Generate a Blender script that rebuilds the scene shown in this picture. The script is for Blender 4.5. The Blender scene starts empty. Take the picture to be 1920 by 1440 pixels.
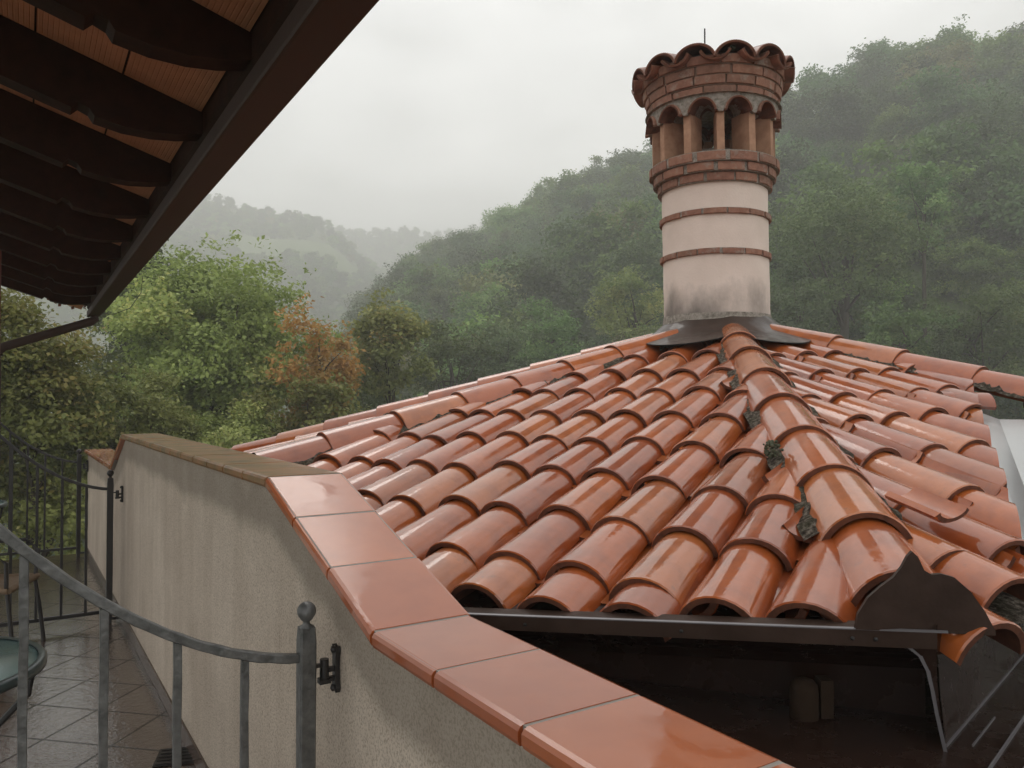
import bpy, bmesh, math, random
from math import sin, cos, tan, pi, radians as R, sqrt, hypot
from mathutils import Vector as V, Matrix, noise
import numpy as np
random.seed(7); rng = np.random.default_rng(7)
S = bpy.context.scene; COL = S.collection
# ------------------------------------------------------------- camera
cam = bpy.data.cameras.new('camera'); co = bpy.data.objects.new('camera', cam); COL.objects.link(co)
cam.sensor_width = 36; cam.lens = 36 * 1471 / 1920; cam.clip_start = .05; cam.clip_end = 5000
co.location = (0, 0, 0); co.rotation_euler = (R(90 + 1.17), 0, 0)
S.camera = co
# ------------------------------------------------------------- world: overcast sky
W = bpy.data.worlds.new('World'); S.world = W; W.use_nodes = True
nt = W.node_tree; nt.nodes.clear(); N = nt.nodes.new; LK = nt.links.new
SUN_EL, SUN_AZ = R(48), R(-20)
sky = N('ShaderNodeTexSky'); sky.sky_type = 'NISHITA'; sky.sun_disc = False
sky.sun_elevation = SUN_EL; sky.sun_rotation = SUN_AZ; sky.air_density = 1; sky.dust_density = 4
hsv = N('ShaderNodeHueSaturation'); hsv.inputs['Saturation'].default_value = .05
LK(sky.outputs[0], hsv.inputs['Color'])
tc = N('ShaderNodeTexCoord'); mp = N('ShaderNodeMapping'); mp.inputs['Scale'].default_value = (1, 1, 2.2)
nz = N('ShaderNodeTexNoise'); nz.inputs['Scale'].default_value = 2.6; nz.inputs['Detail'].default_value = 5; nz.inputs['Roughness'].default_value = .5
LK(tc.outputs['Generated'], mp.inputs[0]); LK(mp.outputs[0], nz.inputs['Vector'])
cr = N('ShaderNodeValToRGB'); cr.color_ramp.elements[0].position = .34; cr.color_ramp.elements[1].position = .68
cr.color_ramp.elements[0].color = (7.2, 7.25, 7.2, 1); cr.color_ramp.elements[1].color = (12.2, 12.15, 12.0, 1)
LK(nz.outputs[0], cr.inputs[0])
mx = N('ShaderNodeMix'); mx.data_type = 'RGBA'; mx.inputs['Factor'].default_value = .88
sx = N('ShaderNodeSeparateXYZ'); LK(tc.outputs['Generated'], sx.inputs[0])
mr = N('ShaderNodeMapRange'); mr.inputs[1].default_value = 0; mr.inputs[2].default_value = .55; mr.inputs[3].default_value = .80; mr.inputs[4].default_value = 1.06; LK(sx.outputs[2], mr.inputs[0])
vm = N('ShaderNodeVectorMath'); vm.operation = 'SCALE'; LK(cr.outputs[0], vm.inputs[0]); LK(mr.outputs[0], vm.inputs['Scale'])
LK(hsv.outputs[0], mx.inputs['A']); LK(vm.outputs[0], mx.inputs['B'])
bg = N('ShaderNodeBackground'); bg.inputs['Strength'].default_value = .118
LK(mx.outputs['Result'], bg.inputs['Color']); wo = N('ShaderNodeOutputWorld'); LK(bg.outputs[0], wo.inputs[0])
# ------------------------------------------------------------- sun (soft, behind cloud)
sl = bpy.data.lights.new('sun', 'SUN'); sl.energy = .6; sl.angle = R(25); sl.color = (1, .96, .9)
so = bpy.data.objects.new('sun', sl); COL.objects.link(so)
so.rotation_euler = (pi / 2 - SUN_EL, 0, pi - SUN_AZ)
# ------------------------------------------------------------- render settings
S.view_settings.view_transform = 'Standard'; S.view_settings.look = 'None'
S.view_settings.exposure = 0.12; S.view_settings.gamma = 1
S.render.engine = 'CYCLES'
S.cycles.use_denoising = True; S.cycles.max_bounces = 8; S.cycles.diffuse_bounces = 3; S.cycles.glossy_bounces = 4
S.cycles.transmission_bounces = 3; S.cycles.volume_bounces = 2; S.cycles.sample_clamp_indirect = 6

# ============================================================= helpers
def mat(name, col=(.5, .5, .5), rough=.6, spec=.5, metal=0, coat=0, coat_r=.05, fn=None):
    m = bpy.data.materials.new(name); m.use_nodes = True
    t = m.node_tree; b = t.nodes['Principled BSDF']
    b.inputs['Base Color'].default_value = (*col, 1); b.inputs['Roughness'].default_value = rough
    b.inputs['Metallic'].default_value = metal; b.inputs['Specular IOR Level'].default_value = spec
    b.inputs['Coat Weight'].default_value = coat; b.inputs['Coat Roughness'].default_value = coat_r
    if fn: fn(t, b)
    return m
def noise_node(t, scale, detail=4, rough=.55, coord='Object', sc=(1, 1, 1)):
    c = t.nodes.new('ShaderNodeTexCoord'); mp = t.nodes.new('ShaderNodeMapping'); mp.inputs['Scale'].default_value = sc
    n = t.nodes.new('ShaderNodeTexNoise'); n.inputs['Scale'].default_value = scale
    n.inputs['Detail'].default_value = detail; n.inputs['Roughness'].default_value = rough
    t.links.new(c.outputs[coord], mp.inputs[0]); t.links.new(mp.outputs[0], n.inputs['Vector'])
    return n
def ramp(t, src, stops):
    r = t.nodes.new('ShaderNodeValToRGB'); e = r.color_ramp.elements
    while len(e) < len(stops): e.new(.5)
    for k, (p, c) in enumerate(stops):
        e[k].position = p; e[k].color = (*c, 1) if len(c) == 3 else c
    t.links.new(src, r.inputs[0]); return r
def mixc(t, fac, a, b, mode='MIX'):
    m = t.nodes.new('ShaderNodeMix'); m.data_type = 'RGBA'; m.blend_type = mode
    if isinstance(fac, (int, float)): m.inputs['Factor'].default_value = fac
    else: t.links.new(fac, m.inputs['Factor'])
    for s, v in (('A', a), ('B', b)):
        if isinstance(v, tuple): m.inputs[s].default_value = (*v, 1)
        else: t.links.new(v, m.inputs[s])
    return m.outputs['Result']
def math_(t, op, a, b=None):
    m = t.nodes.new('ShaderNodeMath'); m.operation = op
    for k, v in ((0, a), (1, b)):
        if v is None: continue
        if isinstance(v, (int, float)): m.inputs[k].default_value = v
        else: t.links.new(v, m.inputs[k])
    return m.outputs[0]
def bump(t, b, src, strength=.3, dist=.01, coatn=False):
    n = t.nodes.new('ShaderNodeBump'); n.inputs['Strength'].default_value = strength; n.inputs['Distance'].default_value = dist
    t.links.new(src, n.inputs['Height']); t.links.new(n.outputs[0], b.inputs['Normal'])
    if coatn: t.links.new(n.outputs[0], b.inputs['Coat Normal'])
    return n
def attr(t, name):
    a = t.nodes.new('ShaderNodeAttribute'); a.attribute_name = name; return a

# ---- materials
def f_tile(t, b):
    a = attr(t, 'rnd')
    n1 = noise_node(t, 9, 5, .6); n2 = noise_node(t, 55, 3, .5)
    c = ramp(t, a.outputs['Fac'], [(0, (.29, .060, .012)), (.3, (.37, .082, .015)), (.65, (.41, .100, .018)), (.9, (.43, .125, .030)), (1, (.27, .066, .020))])
    d = ramp(t, n1.outputs[0], [(.35, (.62, .55, .50)), (.58, (1, 1, 1))])
    c2 = mixc(t, .7, c.outputs[0], d.outputs[0], 'MULTIPLY')
    n3 = noise_node(t, 26, 6, .7)
    s = ramp(t, n3.outputs[0], [(.60, (0, 0, 0)), (.74, (1, 1, 1))])
    c3 = mixc(t, math_(t, 'MULTIPLY', s.outputs[0], .5), c2, (.13, .065, .04))
    t.links.new(c3, b.inputs['Base Color'])
    w = ramp(t, noise_node(t, 13, 4, .7).outputs[0], [(.48, (.02,) * 3), (.6, (.16,) * 3)])
    t.links.new(w.outputs[0], b.inputs['Coat Roughness'])
    bump(t, b, math_(t, 'ADD', n1.outputs[0], math_(t, 'MULTIPLY', n2.outputs[0], .12)), .12, .010, True)
M = {}
M['tile'] = mat('wet terracotta', rough=.5, spec=.2, coat=1.0, fn=f_tile); M['tile'].node_tree.nodes['Principled BSDF'].inputs['Coat IOR'].default_value = 1.7
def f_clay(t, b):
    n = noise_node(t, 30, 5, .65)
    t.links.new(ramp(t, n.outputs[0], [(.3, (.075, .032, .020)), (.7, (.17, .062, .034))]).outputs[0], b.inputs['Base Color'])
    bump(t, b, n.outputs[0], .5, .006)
M['clay'] = mat('raw clay with dirt and shade', rough=.8, spec=.2, fn=f_clay)  # dirt and the shade of tile ends and undersides, both in the colour
def f_old(t, b):
    a = attr(t, 'rnd'); n = noise_node(t, 12, 6, .65)
    c = ramp(t, a.outputs['Fac'], [(0, (.24, .105, .07)), (1, (.34, .15, .095))])
    d = ramp(t, n.outputs[0], [(.38, (.45, .42, .38)), (.62, (1, 1, 1))])
    t.links.new(mixc(t, .9, c.outputs[0], d.outputs[0], 'MULTIPLY'), b.inputs['Base Color'])
    bump(t, b, n.outputs[0], .4, .01)
M['old_tile'] = mat('weathered old tile', rough=.5, coat=.35, coat_r=.2, fn=f_old)
def f_cop(t, b):
    n = noise_node(t, 5, 5, .6); a = attr(t, 'rnd')
    c = ramp(t, a.outputs['Fac'], [(0, (.37, .085, .020)), (1, (.44, .115, .030))])
    d = ramp(t, n.outputs[0], [(.3, (.78, .72, .68)), (.6, (1, 1, 1))])
    t.links.new(mixc(t, .8, c.outputs[0], d.outputs[0], 'MULTIPLY'), b.inputs['Base Color'])
    w = ramp(t, noise_node(t, 3.2, 5, .6).outputs[0], [(.47, (.03,) * 3), (.53, (.16,) * 3)])
    t.links.new(w.outputs[0], b.inputs['Coat Roughness'])
    bump(t, b, n.outputs[0], .06, .01, True)
M['coping'] = mat('wet coping tile', rough=.5, spec=.2, coat=.9, fn=f_cop)
M['coping'].node_tree.nodes['Principled BSDF'].inputs['Coat IOR'].default_value = 1.55
def f_cop_olive(t, b):
    n = noise_node(t, 7, 6, .65)
    t.links.new(ramp(t, n.outputs[0], [(.32, (.13, .075, .022)), (.5, (.26, .12, .036)), (.75, (.36, .12, .04))]).outputs[0], b.inputs['Base Color'])
    bump(t, b, n.outputs[0], .15, .01, True)
M['coping_olive'] = mat('olive brown coping tile', rough=.5, spec=.2, coat=.6, coat_r=.12, fn=f_cop_olive)  # patchy olive to orange brown tone for the raised middle run
def f_plaster(t, b):
    n = noise_node(t, 2.2, 6, .65); st = noise_node(t, 5, 5, .6, sc=(1, 1, .12)); g = noise_node(t, 160, 3, .6); g2 = noise_node(t, 45, 4, .7)
    c = ramp(t, n.outputs[0], [(.3, (.56, .475, .39)), (.7, (.69, .60, .50))])
    s = ramp(t, st.outputs[0], [(.35, (.74, .71, .68)), (.6, (1, 1, 1))])
    c2 = mixc(t, .55, c.outputs[0], s.outputs[0], 'MULTIPLY')
    g3 = ramp(t, g.outputs[0], [(.38, (.42, .40, .37)), (.53, (1, 1, 1))])
    c3 = mixc(t, .6, c2, g3.outputs[0], 'MULTIPLY')
    at = attr(t, 'damp')
    df = math_(t, 'ADD', at.outputs['Fac'], math_(t, 'MULTIPLY', math_(t, 'SUBTRACT', n.outputs[0], .5), .9))
    dr = ramp(t, df, [(.35, (0, 0, 0)), (.6, (1, 1, 1))])
    t.links.new(mixc(t, math_(t, 'MULTIPLY', dr.outputs[0], .55), c3, (.17, .145, .115)), b.inputs['Base Color'])
    bump(t, b, math_(t, 'ADD', g.outputs[0], g2.outputs[0]), .5, .006)
M['plaster'] = mat('rough plaster', rough=.9, spec=.2, fn=f_plaster)
def f_white(t, b):
    n = noise_node(t, 3, 6, .6); g = noise_node(t, 70, 4, .6); st = noise_node(t, 4, 6, .6, sc=(1, 1, .6))
    c = ramp(t, n.outputs[0], [(.3, (.66, .545, .475)), (.7, (.77, .65, .575))])
    at = attr(t, 'damp')
    df = math_(t, 'ADD', at.outputs['Fac'], math_(t, 'MULTIPLY', math_(t, 'SUBTRACT', st.outputs[0], .5), 1.5))
    dr = ramp(t, df, [(.35, (0, 0, 0)), (1.0, (1, 1, 1))])
    t.links.new(mixc(t, math_(t, 'MULTIPLY', dr.outputs[0], .85), c.outputs[0], (.10, .09, .08)), b.inputs['Base Color'])
    bump(t, b, g.outputs[0], .35, .006)
M['white'] = mat('pale chimney render', rough=.85, spec=.25, fn=f_white)
def f_brick(t, b):
    a = attr(t, 'rnd'); n = noise_node(t, 24, 5, .65)
    c = ramp(t, a.outputs['Fac'], [(0, (.20, .105, .072)), (.5, (.33, .165, .11)), (1, (.27, .13, .09))])
    d = ramp(t, n.outputs[0], [(.3, (.55, .5, .46)), (.6, (1, 1, 1))])
    s = ramp(t, noise_node(t, 15, 5, .7).outputs[0], [(.54, (0, 0, 0)), (.66, (1, 1, 1))])
    c2 = mixc(t, .8, c.outputs[0], d.outputs[0], 'MULTIPLY')
    t.links.new(mixc(t, math_(t, 'MULTIPLY', s.outputs[0], .5), c2, (.33, .30, .26)), b.inputs['Base Color'])
    bump(t, b, n.outputs[0], .5, .01)
M['brick'] = mat('weathered brick', rough=.75, spec=.3, fn=f_brick)
def f_mortar(t, b):
    n = noise_node(t, 38, 6, .7)
    c = ramp(t, n.outputs[0], [(.3, (.13, .115, .09)), (.6, (.36, .32, .28))])
    t.links.new(c.outputs[0], b.inputs['Base Color']); bump(t, b, n.outputs[0], .8, .02)
M['mortar'] = mat('mortar', rough=.95, spec=.1, fn=f_mortar)
M['brick_mortar'] = mat('brown mortar', (.20, .135, .10), .95, spec=.1, fn=lambda t, b: bump(t, b, noise_node(t, 40, 5).outputs[0], .6, .01))
M['pier'] = mat('pale weathered brick', rough=.8, spec=.2, fn=lambda t, b: (t.links.new(ramp(t, noise_node(t, 14, 5, .6).outputs[0], [(.3, (.30, .16, .10)), (.65, (.44, .26, .17))]).outputs[0], b.inputs['Base Color']), bump(t, b, noise_node(t, 40, 4).outputs[0], .4, .006)))
def f_moss(t, b):
    n = noise_node(t, 60, 6, .7); n2 = noise_node(t, 12, 4, .6)
    c = ramp(t, n.outputs[0], [(.35, (.025, .020, .015)), (.5, (.10, .08, .062)), (.64, (.30, .26, .21))])
    g = ramp(t, n2.outputs[0], [(.5, (0, 0, 0)), (.6, (1, 1, 1))])
    t.links.new(mixc(t, math_(t, 'MULTIPLY', g.outputs[0], .35), c.outputs[0], (.055, .06, .028)), b.inputs['Base Color'])
    bump(t, b, n.outputs[0], 1, .03)
M['moss'] = mat('mossy mortar', rough=.95, spec=.1, fn=f_moss)
def f_metal(t, b):
    n = noise_node(t, 7, 6, .65); n2 = noise_node(t, 45, 4, .7)
    c = ramp(t, n.outputs[0], [(.3, (.030, .018, .013)), (.7, (.060, .037, .028))])
    t.links.new(c.outputs[0], b.inputs['Base Color'])
    r = ramp(t, n.outputs[0], [(.4, (.36,) * 3), (.6, (.6,) * 3)]); t.links.new(r.outputs[0], b.inputs['Roughness'])
    bump(t, b, math_(t, 'ADD', n.outputs[0], math_(t, 'MULTIPLY', n2.outputs[0], .15)), .25, .01)
M['metal'] = mat('dark sheet metal', spec=.1, fn=f_metal)
def f_metal_shade(t, b):
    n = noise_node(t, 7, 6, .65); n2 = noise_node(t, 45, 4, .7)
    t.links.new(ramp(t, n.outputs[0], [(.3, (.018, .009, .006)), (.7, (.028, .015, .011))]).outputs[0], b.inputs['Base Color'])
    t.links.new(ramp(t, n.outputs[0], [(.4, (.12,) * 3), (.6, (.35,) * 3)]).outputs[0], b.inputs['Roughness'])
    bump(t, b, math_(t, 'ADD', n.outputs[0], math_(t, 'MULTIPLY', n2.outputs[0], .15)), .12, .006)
M['metal_shade'] = mat('shade-toned sheet metal', spec=.25, fn=f_metal_shade)  # same sheet metal with the shade below the eave put into its colour
M['metal_wet'] = mat('wet dark flashing', spec=.2, coat=.28, coat_r=.08, fn=f_metal)
M['zinc'] = mat('pale zinc', (.55, .56, .56), .3, metal=.6, fn=lambda t, b: bump(t, b, noise_node(t, 14, 4).outputs[0], .2, .01))
M['edge'] = mat('glint-toned metal edge', (.20, .19, .20), .45, metal=.5)  # paler colour paints in the reflection caught along folded edges
def f_iron(t, b):
    n = noise_node(t, 30, 5, .6); n2 = noise_node(t, 7, 3, .5)
    c = ramp(t, n.outputs[0], [(.3, (.065, .066, .064)), (.7, (.17, .17, .165))])
    t.links.new(c.outputs[0], b.inputs['Base Color'])
    bump(t, b, math_(t, 'ADD', n.outputs[0], math_(t, 'MULTIPLY', n2.outputs[0], 2)), .6, .008)
M['iron'] = mat('forged iron', rough=.4, spec=.6, metal=.35, fn=f_iron)
M['iron_dark'] = mat('dark forged iron', (.02, .018, .017), .4, spec=.5, fn=lambda t, b: bump(t, b, noise_node(t, 40, 4).outputs[0], .5, .006))
def f_floor(t, b):
    c = t.nodes.new('ShaderNodeTexCoord'); mp = t.nodes.new('ShaderNodeMapping'); mp.inputs['Rotation'].default_value = (0, 0, R(11))
    br = t.nodes.new('ShaderNodeTexBrick'); br.offset = 0; br.inputs['Scale'].default_value = 1
    br.inputs['Brick Width'].default_value = .36; br.inputs['Row Height'].default_value = .36
    br.inputs['Mortar Size'].default_value = .007; br.inputs['Mortar Smooth'].default_value = .3
    br.inputs['Color1'].default_value = (.085, .056, .042, 1); br.inputs['Color2'].default_value = (.12, .08, .058, 1)
    br.inputs['Mortar'].default_value = (.022, .018, .015, 1)
    t.links.new(c.outputs['Object'], mp.inputs[0]); t.links.new(mp.outputs[0], br.inputs['Vector'])
    n = noise_node(t, 4, 5, .6); d = ramp(t, n.outputs[0], [(.3, (.6, .58, .55)), (.65, (1, 1, 1))])
    t.links.new(mixc(t, .8, br.outputs['Color'], d.outputs[0], 'MULTIPLY'), b.inputs['Base Color'])
    n2 = noise_node(t, 34, 5, .6)
    r = ramp(t, noise_node(t, 2.6, 4, .6).outputs[0], [(.42, (.03,) * 3), (.62, (.13,) * 3)]); t.links.new(r.outputs[0], b.inputs['Roughness'])
    bump(t, b, math_(t, 'SUBTRACT', math_(t, 'MULTIPLY', n2.outputs[0], .8), math_(t, 'MULTIPLY', br.outputs['Fac'], 1.5)), .75, .005, True)
    t.links.new(math_(t, 'SUBTRACT', 1, br.outputs['Fac']), b.inputs['Coat Weight'])
M['floor'] = mat('wet terrace tile', rough=.2, spec=.6, coat=1.0, coat_r=.06, fn=f_floor)
def f_wood(t, b):
    n = noise_node(t, 18, 5, .6, sc=(1, 1, 1))
    c = ramp(t, n.outputs[0], [(.3, (.020, .008, .005)), (.7, (.042, .017, .010))])
    t.links.new(c.outputs[0], b.inputs['Base Color']); bump(t, b, n.outputs[0], .2, .005)
M['wood'] = mat('dark stained wood', rough=.7, spec=.12, fn=f_wood)
M['wood_red'] = mat('red brown timber', (.2, .06, .04), .55, spec=.3, fn=lambda t, b: bump(t, b, noise_node(t, 20, 4).outputs[0], .2, .005))
M['gutter'] = mat('brown painted gutter', (.055, .036, .029), .6, spec=.2, fn=lambda t, b: bump(t, b, noise_node(t, 9, 4).outputs[0], .1, .006))
def f_tav(t, b):
    a = attr(t, 'rib'); n = noise_node(t, 10, 4, .6); r_ = attr(t, 'rnd')
    c = ramp(t, n.outputs[0], [(.3, (.44, .19, .105)), (.7, (.56, .255, .145))])
    t.links.new(c.outputs[0], b.inputs['Base Color'])
M['tavella'] = mat('hollow clay ceiling tile', rough=.85, spec=.2, fn=f_tav)
M['wicker'] = mat('wicker', (.20, .135, .08), .7, fn=lambda t, b: bump(t, b, noise_node(t, 160, 2).outputs[0], .6, .004))
M['teal'] = mat('teal enamel rim', (.022, .04, .042), .3, spec=.5)
M['glass'] = mat('frosted glass', (.17, .26, .25), .18, spec=.6, fn=lambda t, b: bump(t, b, noise_node(t, 120, 3).outputs[0], .4, .003))
M['bark'] = mat('bark', (.06, .048, .036), .9, spec=.1)
M['grass'] = mat('meadow', rough=.95, spec=.05, fn=lambda t, b: t.links.new(ramp(t, noise_node(t, .03, 5).outputs[0], [(.35, (.055, .08, .03)), (.65, (.10, .13, .05))]).outputs[0], b.inputs['Base Color']))
M['meadow'] = mat('pale meadow', (.13, .17, .075), .95, spec=.05)
def leafmat(name, lo, hi, alt=None, altf=.0):
    def f(t, b):
        a = attr(t, 'rnd'); oi = t.nodes.new('ShaderNodeObjectInfo')
        c = ramp(t, a.outputs['Fac'], [(0, lo), (.8, hi), (1, alt or hi)])
        m = t.nodes.new('ShaderNodeHueSaturation')
        t.links.new(c.outputs[0], m.inputs['Color'])
        t.links.new(math_(t, 'ADD', math_(t, 'MULTIPLY', oi.outputs['Random'], .045), .478), m.inputs['Hue'])
        t.links.new(math_(t, 'ADD', math_(t, 'MULTIPLY', oi.outputs['Random'], .85), .62), m.inputs['Value'])
        t.links.new(m.outputs[0], b.inputs['Base Color'])
        tr = t.nodes.new('ShaderNodeBsdfTranslucent'); t.links.new(m.outputs[0], tr.inputs[0])
        ms = t.nodes.new('ShaderNodeMixShader'); ms.inputs[0].default_value = .35
        t.links.new(b.outputs[0], ms.inputs[1]); t.links.new(tr.outputs[0], ms.inputs[2])
        t.links.new(ms.outputs[0], t.nodes['Material Output'].inputs[0])
    return mat(name, rough=.55, spec=.25, fn=f)
M['leaf_maple'] = leafmat('maple leaves', (.15, .195, .05), (.34, .38, .12), (.50, .46, .17))
M['leaf_green'] = leafmat('green leaves', (.075, .13, .04), (.165, .235, .075), (.26, .29, .11))
M['leaf_dark'] = leafmat('dark green leaves', (.055, .095, .040), (.125, .165, .068), (.18, .21, .09))
M['leaf_orange'] = leafmat('autumn leaves', (.20, .12, .045), (.38, .17, .065), (.34, .25, .09))
M['leaf_mix'] = leafmat('turning leaves', (.14, .165, .05), (.28, .28, .09), (.44, .27, .09))
M['leaf_yellow'] = leafmat('yellow green leaves', (.11, .145, .04), (.24, .24, .075), (.33, .26, .09))

M['wood_dark'] = leafmat('dark woodland leaves', (.045, .092, .024), (.105, .165, .045), (.16, .21, .065))
M['wood_green'] = leafmat('green woodland leaves', (.075, .135, .030), (.175, .255, .062), (.27, .32, .09))
class MB:
    def __init__(s): s.v = []; s.f = []; s.sm = []; s.a = []; s.cur = 0.0; s.mi = []; s.ci = 0
    def add(s, vs, fs, smooth=False):
        k = len(s.v); s.v += [tuple(p) for p in vs]
        for f in fs: s.f.append([i + k for i in f]); s.sm.append(smooth); s.a.append(s.cur); s.mi.append(s.ci)
    def box(s, c, x, y, z):      # centre + half axis vectors
        c, x, y, z = V(c), V(x), V(y), V(z)
        vs = [c + x * a + y * b_ + z * d for a in (-1, 1) for b_ in (-1, 1) for d in (-1, 1)]
        s.add(vs, [(0, 1, 3, 2), (4, 6, 7, 5), (0, 4, 5, 1), (2, 3, 7, 6), (0, 2, 6, 4), (1, 5, 7, 3)])
    def tube(s, pts, r, n=10, caps=True, square=False, smooth=True, wob=0):
        pts = [V(p) for p in pts]; rs = r if isinstance(r, (list, tuple)) else [r] * len(pts)
        rings = []; up = V((0, 0, 1))
        for i, p in enumerate(pts):
            t = (pts[min(i + 1, len(pts) - 1)] - pts[max(i - 1, 0)]).normalized()
            u = up if abs(t.dot(up)) < .95 else V((-.54, .84, 0))
            a = t.cross(u).normalized(); b_ = a.cross(t).normalized()
            q = rs[i]
            if square: ring = [p + a * q * sx * 1 + b_ * q * sy for sx, sy in ((1, .8), (.8, 1), (-.8, 1), (-1, .8), (-1, -.8), (-.8, -1), (.8, -1), (1, -.8))]
            else: ring = [p + (a * cos(2 * pi * k / n) + b_ * sin(2 * pi * k / n)) * q * (1 + wob * random.uniform(-1, 1)) for k in range(n)]
            rings.append(ring)
        m = len(rings[0]); vs = [q for rg in rings for q in rg]; fs = []
        for i in range(len(rings) - 1):
            for k in range(m): fs.append((i * m + k, i * m + (k + 1) % m, (i + 1) * m + (k + 1) % m, (i + 1) * m + k))
        s.add(vs, fs, smooth and not square)
        if caps: s.add(rings[0], [list(range(m))[::-1]]); s.add(rings[-1], [list(range(m))])
    def lathe(s, c, prof, n=24, smooth=True, axis=None):
        c = V(c); ax = V(axis).normalized() if axis else V((0, 0, 1))
        a = ax.orthogonal().normalized(); b_ = ax.cross(a)
        vs = [c + ax * z + (a * cos(2 * pi * k / n) + b_ * sin(2 * pi * k / n)) * r for r, z in prof for k in range(n)]
        fs = [(i * n + k, i * n + (k + 1) % n, (i + 1) * n + (k + 1) % n, (i + 1) * n + k) for i in range(len(prof) - 1) for k in range(n)]
        s.add(vs, fs, smooth)
    def extrude(s, poly, d):
        d = V(d); poly = [V(p) for p in poly]; n = len(poly)
        s.add(poly + [p + d for p in poly], [list(range(n))[::-1], list(range(n, 2 * n))] + [(i, (i + 1) % n, n + (i + 1) % n, n + i) for i in range(n)])
    def sphere(s, c, r, n=14):
        s.lathe(c, [(max(1e-4, r * sin(pi * k / n)), -r * cos(pi * k / n)) for k in range(n + 1)], n=n + 4)
    def build(s, name, m, parent=None, extra=None, cuts=None):
        me = bpy.data.meshes.new(name); me.from_pydata(s.v, [], s.f)
        me.polygons.foreach_set('use_smooth', s.sm)
        at = me.attributes.new('rnd', 'FLOAT', 'FACE'); at.data.foreach_set('value', s.a)
        me.materials.append(m)
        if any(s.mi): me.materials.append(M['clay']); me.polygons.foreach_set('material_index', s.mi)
        bm = bmesh.new(); bm.from_mesh(me)
        for (p, nn) in cuts or []:
            bmesh.ops.bisect_plane(bm, geom=bm.verts[:] + bm.edges[:] + bm.faces[:], plane_co=p, plane_no=nn, clear_outer=True)
        bmesh.ops.recalc_face_normals(bm, faces=bm.faces[:])
        bm.to_mesh(me); bm.free()
        if extra: extra(me)
        o = bpy.data.objects.new(name, me); COL.objects.link(o)
        if parent: o.parent = parent
        return o
def empty(name, loc=(0, 0, 0)):
    o = bpy.data.objects.new(name, None); COL.objects.link(o); o.location = loc; o.empty_display_size = .1; return o
def tag(o, label=None, cat=None, group=None, kind=None):
    for k, v in (('label', label), ('category', cat), ('group', group), ('kind', kind)):
        if v: o[k] = v
    return o

# ============================================================= shared geometry numbers (metres, eye at z=0)
FLOOR = -1.6
n2 = V((.8407, .5415, 0)); d2 = V((.5415, -.8407, 0)); UP = V((0, 0, 1))   # parapet: normal (outwards) and run (towards us)
def wp(t, c, z): return d2 * t + n2 * c + UP * z
C0, CW = .690, .252
# ------------------------------------------------------------- parapet wall
prof = [(-9.32, -.515), (-6.90, -.515), (-6.217, -.242), (-2.50, -.242), (-1.644, -.515), (.5, -.515)]
def top(t):
    for (a, za_), (b_, zb_) in zip(prof, prof[1:]):
        if t <= b_: return za_ + (zb_ - za_) * (t - a) / (b_ - a)
    return prof[-1][1]
wall = empty('parapet_wall', wp(-4, C0 + .12, FLOOR))
tag(wall, 'beige rendered terrace parapet with a raised middle under wet terracotta coping tiles', 'wall')
def keep(o, root):      # parent while keeping world placement
    o.parent = root; o.matrix_parent_inverse = Matrix.Translation(root.location).inverted(); return o
mb = MB(); ts = np.arange(-9.30, .5, .06).tolist() + [.5]
zs_n = 14
def wz(t, k): zt = top(t) - .034; return FLOOR - .0 + (zt - FLOOR) * k / zs_n
for cc in (C0 + .03, C0 + CW - .03):
    vs = [wp(t, cc, wz(t, k)) for t in ts for k in range(zs_n + 1)]; m_ = zs_n + 1
    mb.add(vs, [(i * m_ + k, (i + 1) * m_ + k, (i + 1) * m_ + k + 1, i * m_ + k + 1) for i in range(len(ts) - 1) for k in range(zs_n)])
mb.extrude([wp(-9.30, C0 + .03, FLOOR), wp(-9.30, C0 + CW - .03, FLOOR), wp(-9.30, C0 + CW - .03, -.55), wp(-9.30, C0 + .03, -.55)], d2 * .002)
def damp_attr(me):
    a = me.attributes.new('damp', 'FLOAT', 'POINT'); vals = []
    for v in me.vertices:
        p = v.co; t = p.dot(d2); zt = top(t); h = zt - p.z
        vals.append(max(.72 - abs(h - .10) * 4.2, .35 - (p.z - FLOOR) * 1.2, 0) + .12)
    a.data.foreach_set('value', vals)
o = mb.build('rendered_wall', M['plaster'], extra=damp_attr); keep(o, wall)
mb = MB()
mb.extrude([wp(-9.3, C0 + .02, FLOOR + .002), wp(-9.3, C0 + .032, FLOOR + .002), wp(-9.3, C0 + .032, FLOOR + .08), wp(-9.3, C0 + .02, FLOOR + .08)], d2 * 9.7)
keep(mb.build('skirting', mat('skirting tile', (.11, .08, .065), .25, spec=.5)), wall)
# coping: one tile after another, rounded nose on both sides
mb = MB(); th = .034; COPS = []
def coping_run(t0, z0, t1, z1, n):
    L = hypot(t1 - t0, z1 - z0); e = V((0, 0, 0)); g = .0052
    for i in range(n):
        a = i / n + g / L; b_ = (i + 1) / n - g / L
        mb.cur = random.random(); dz = random.uniform(-.0012, .0012)
        ring = [(0, -th), (-.004, -.026), (-.004, -.010), (.001, -.003), (.010, 0), (CW - .010, 0), (CW - .001, -.003), (CW + .004, -.010), (CW + .004, -.026), (CW, -th)]
        A = [wp(t0 + (t1 - t0) * a, C0 + x, z0 + (z1 - z0) * a + z + dz) for x, z in ring]
        B = [wp(t0 + (t1 - t0) * b_, C0 + x, z0 + (z1 - z0) * b_ + z + dz) for x, z in ring]
        k = len(ring)
        mb.add(A + B, [(j, (j + 1) % k, k + (j + 1) % k, k + j) for j in range(k)] + [list(range(k))[::-1], list(range(k, 2 * k))])
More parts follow.
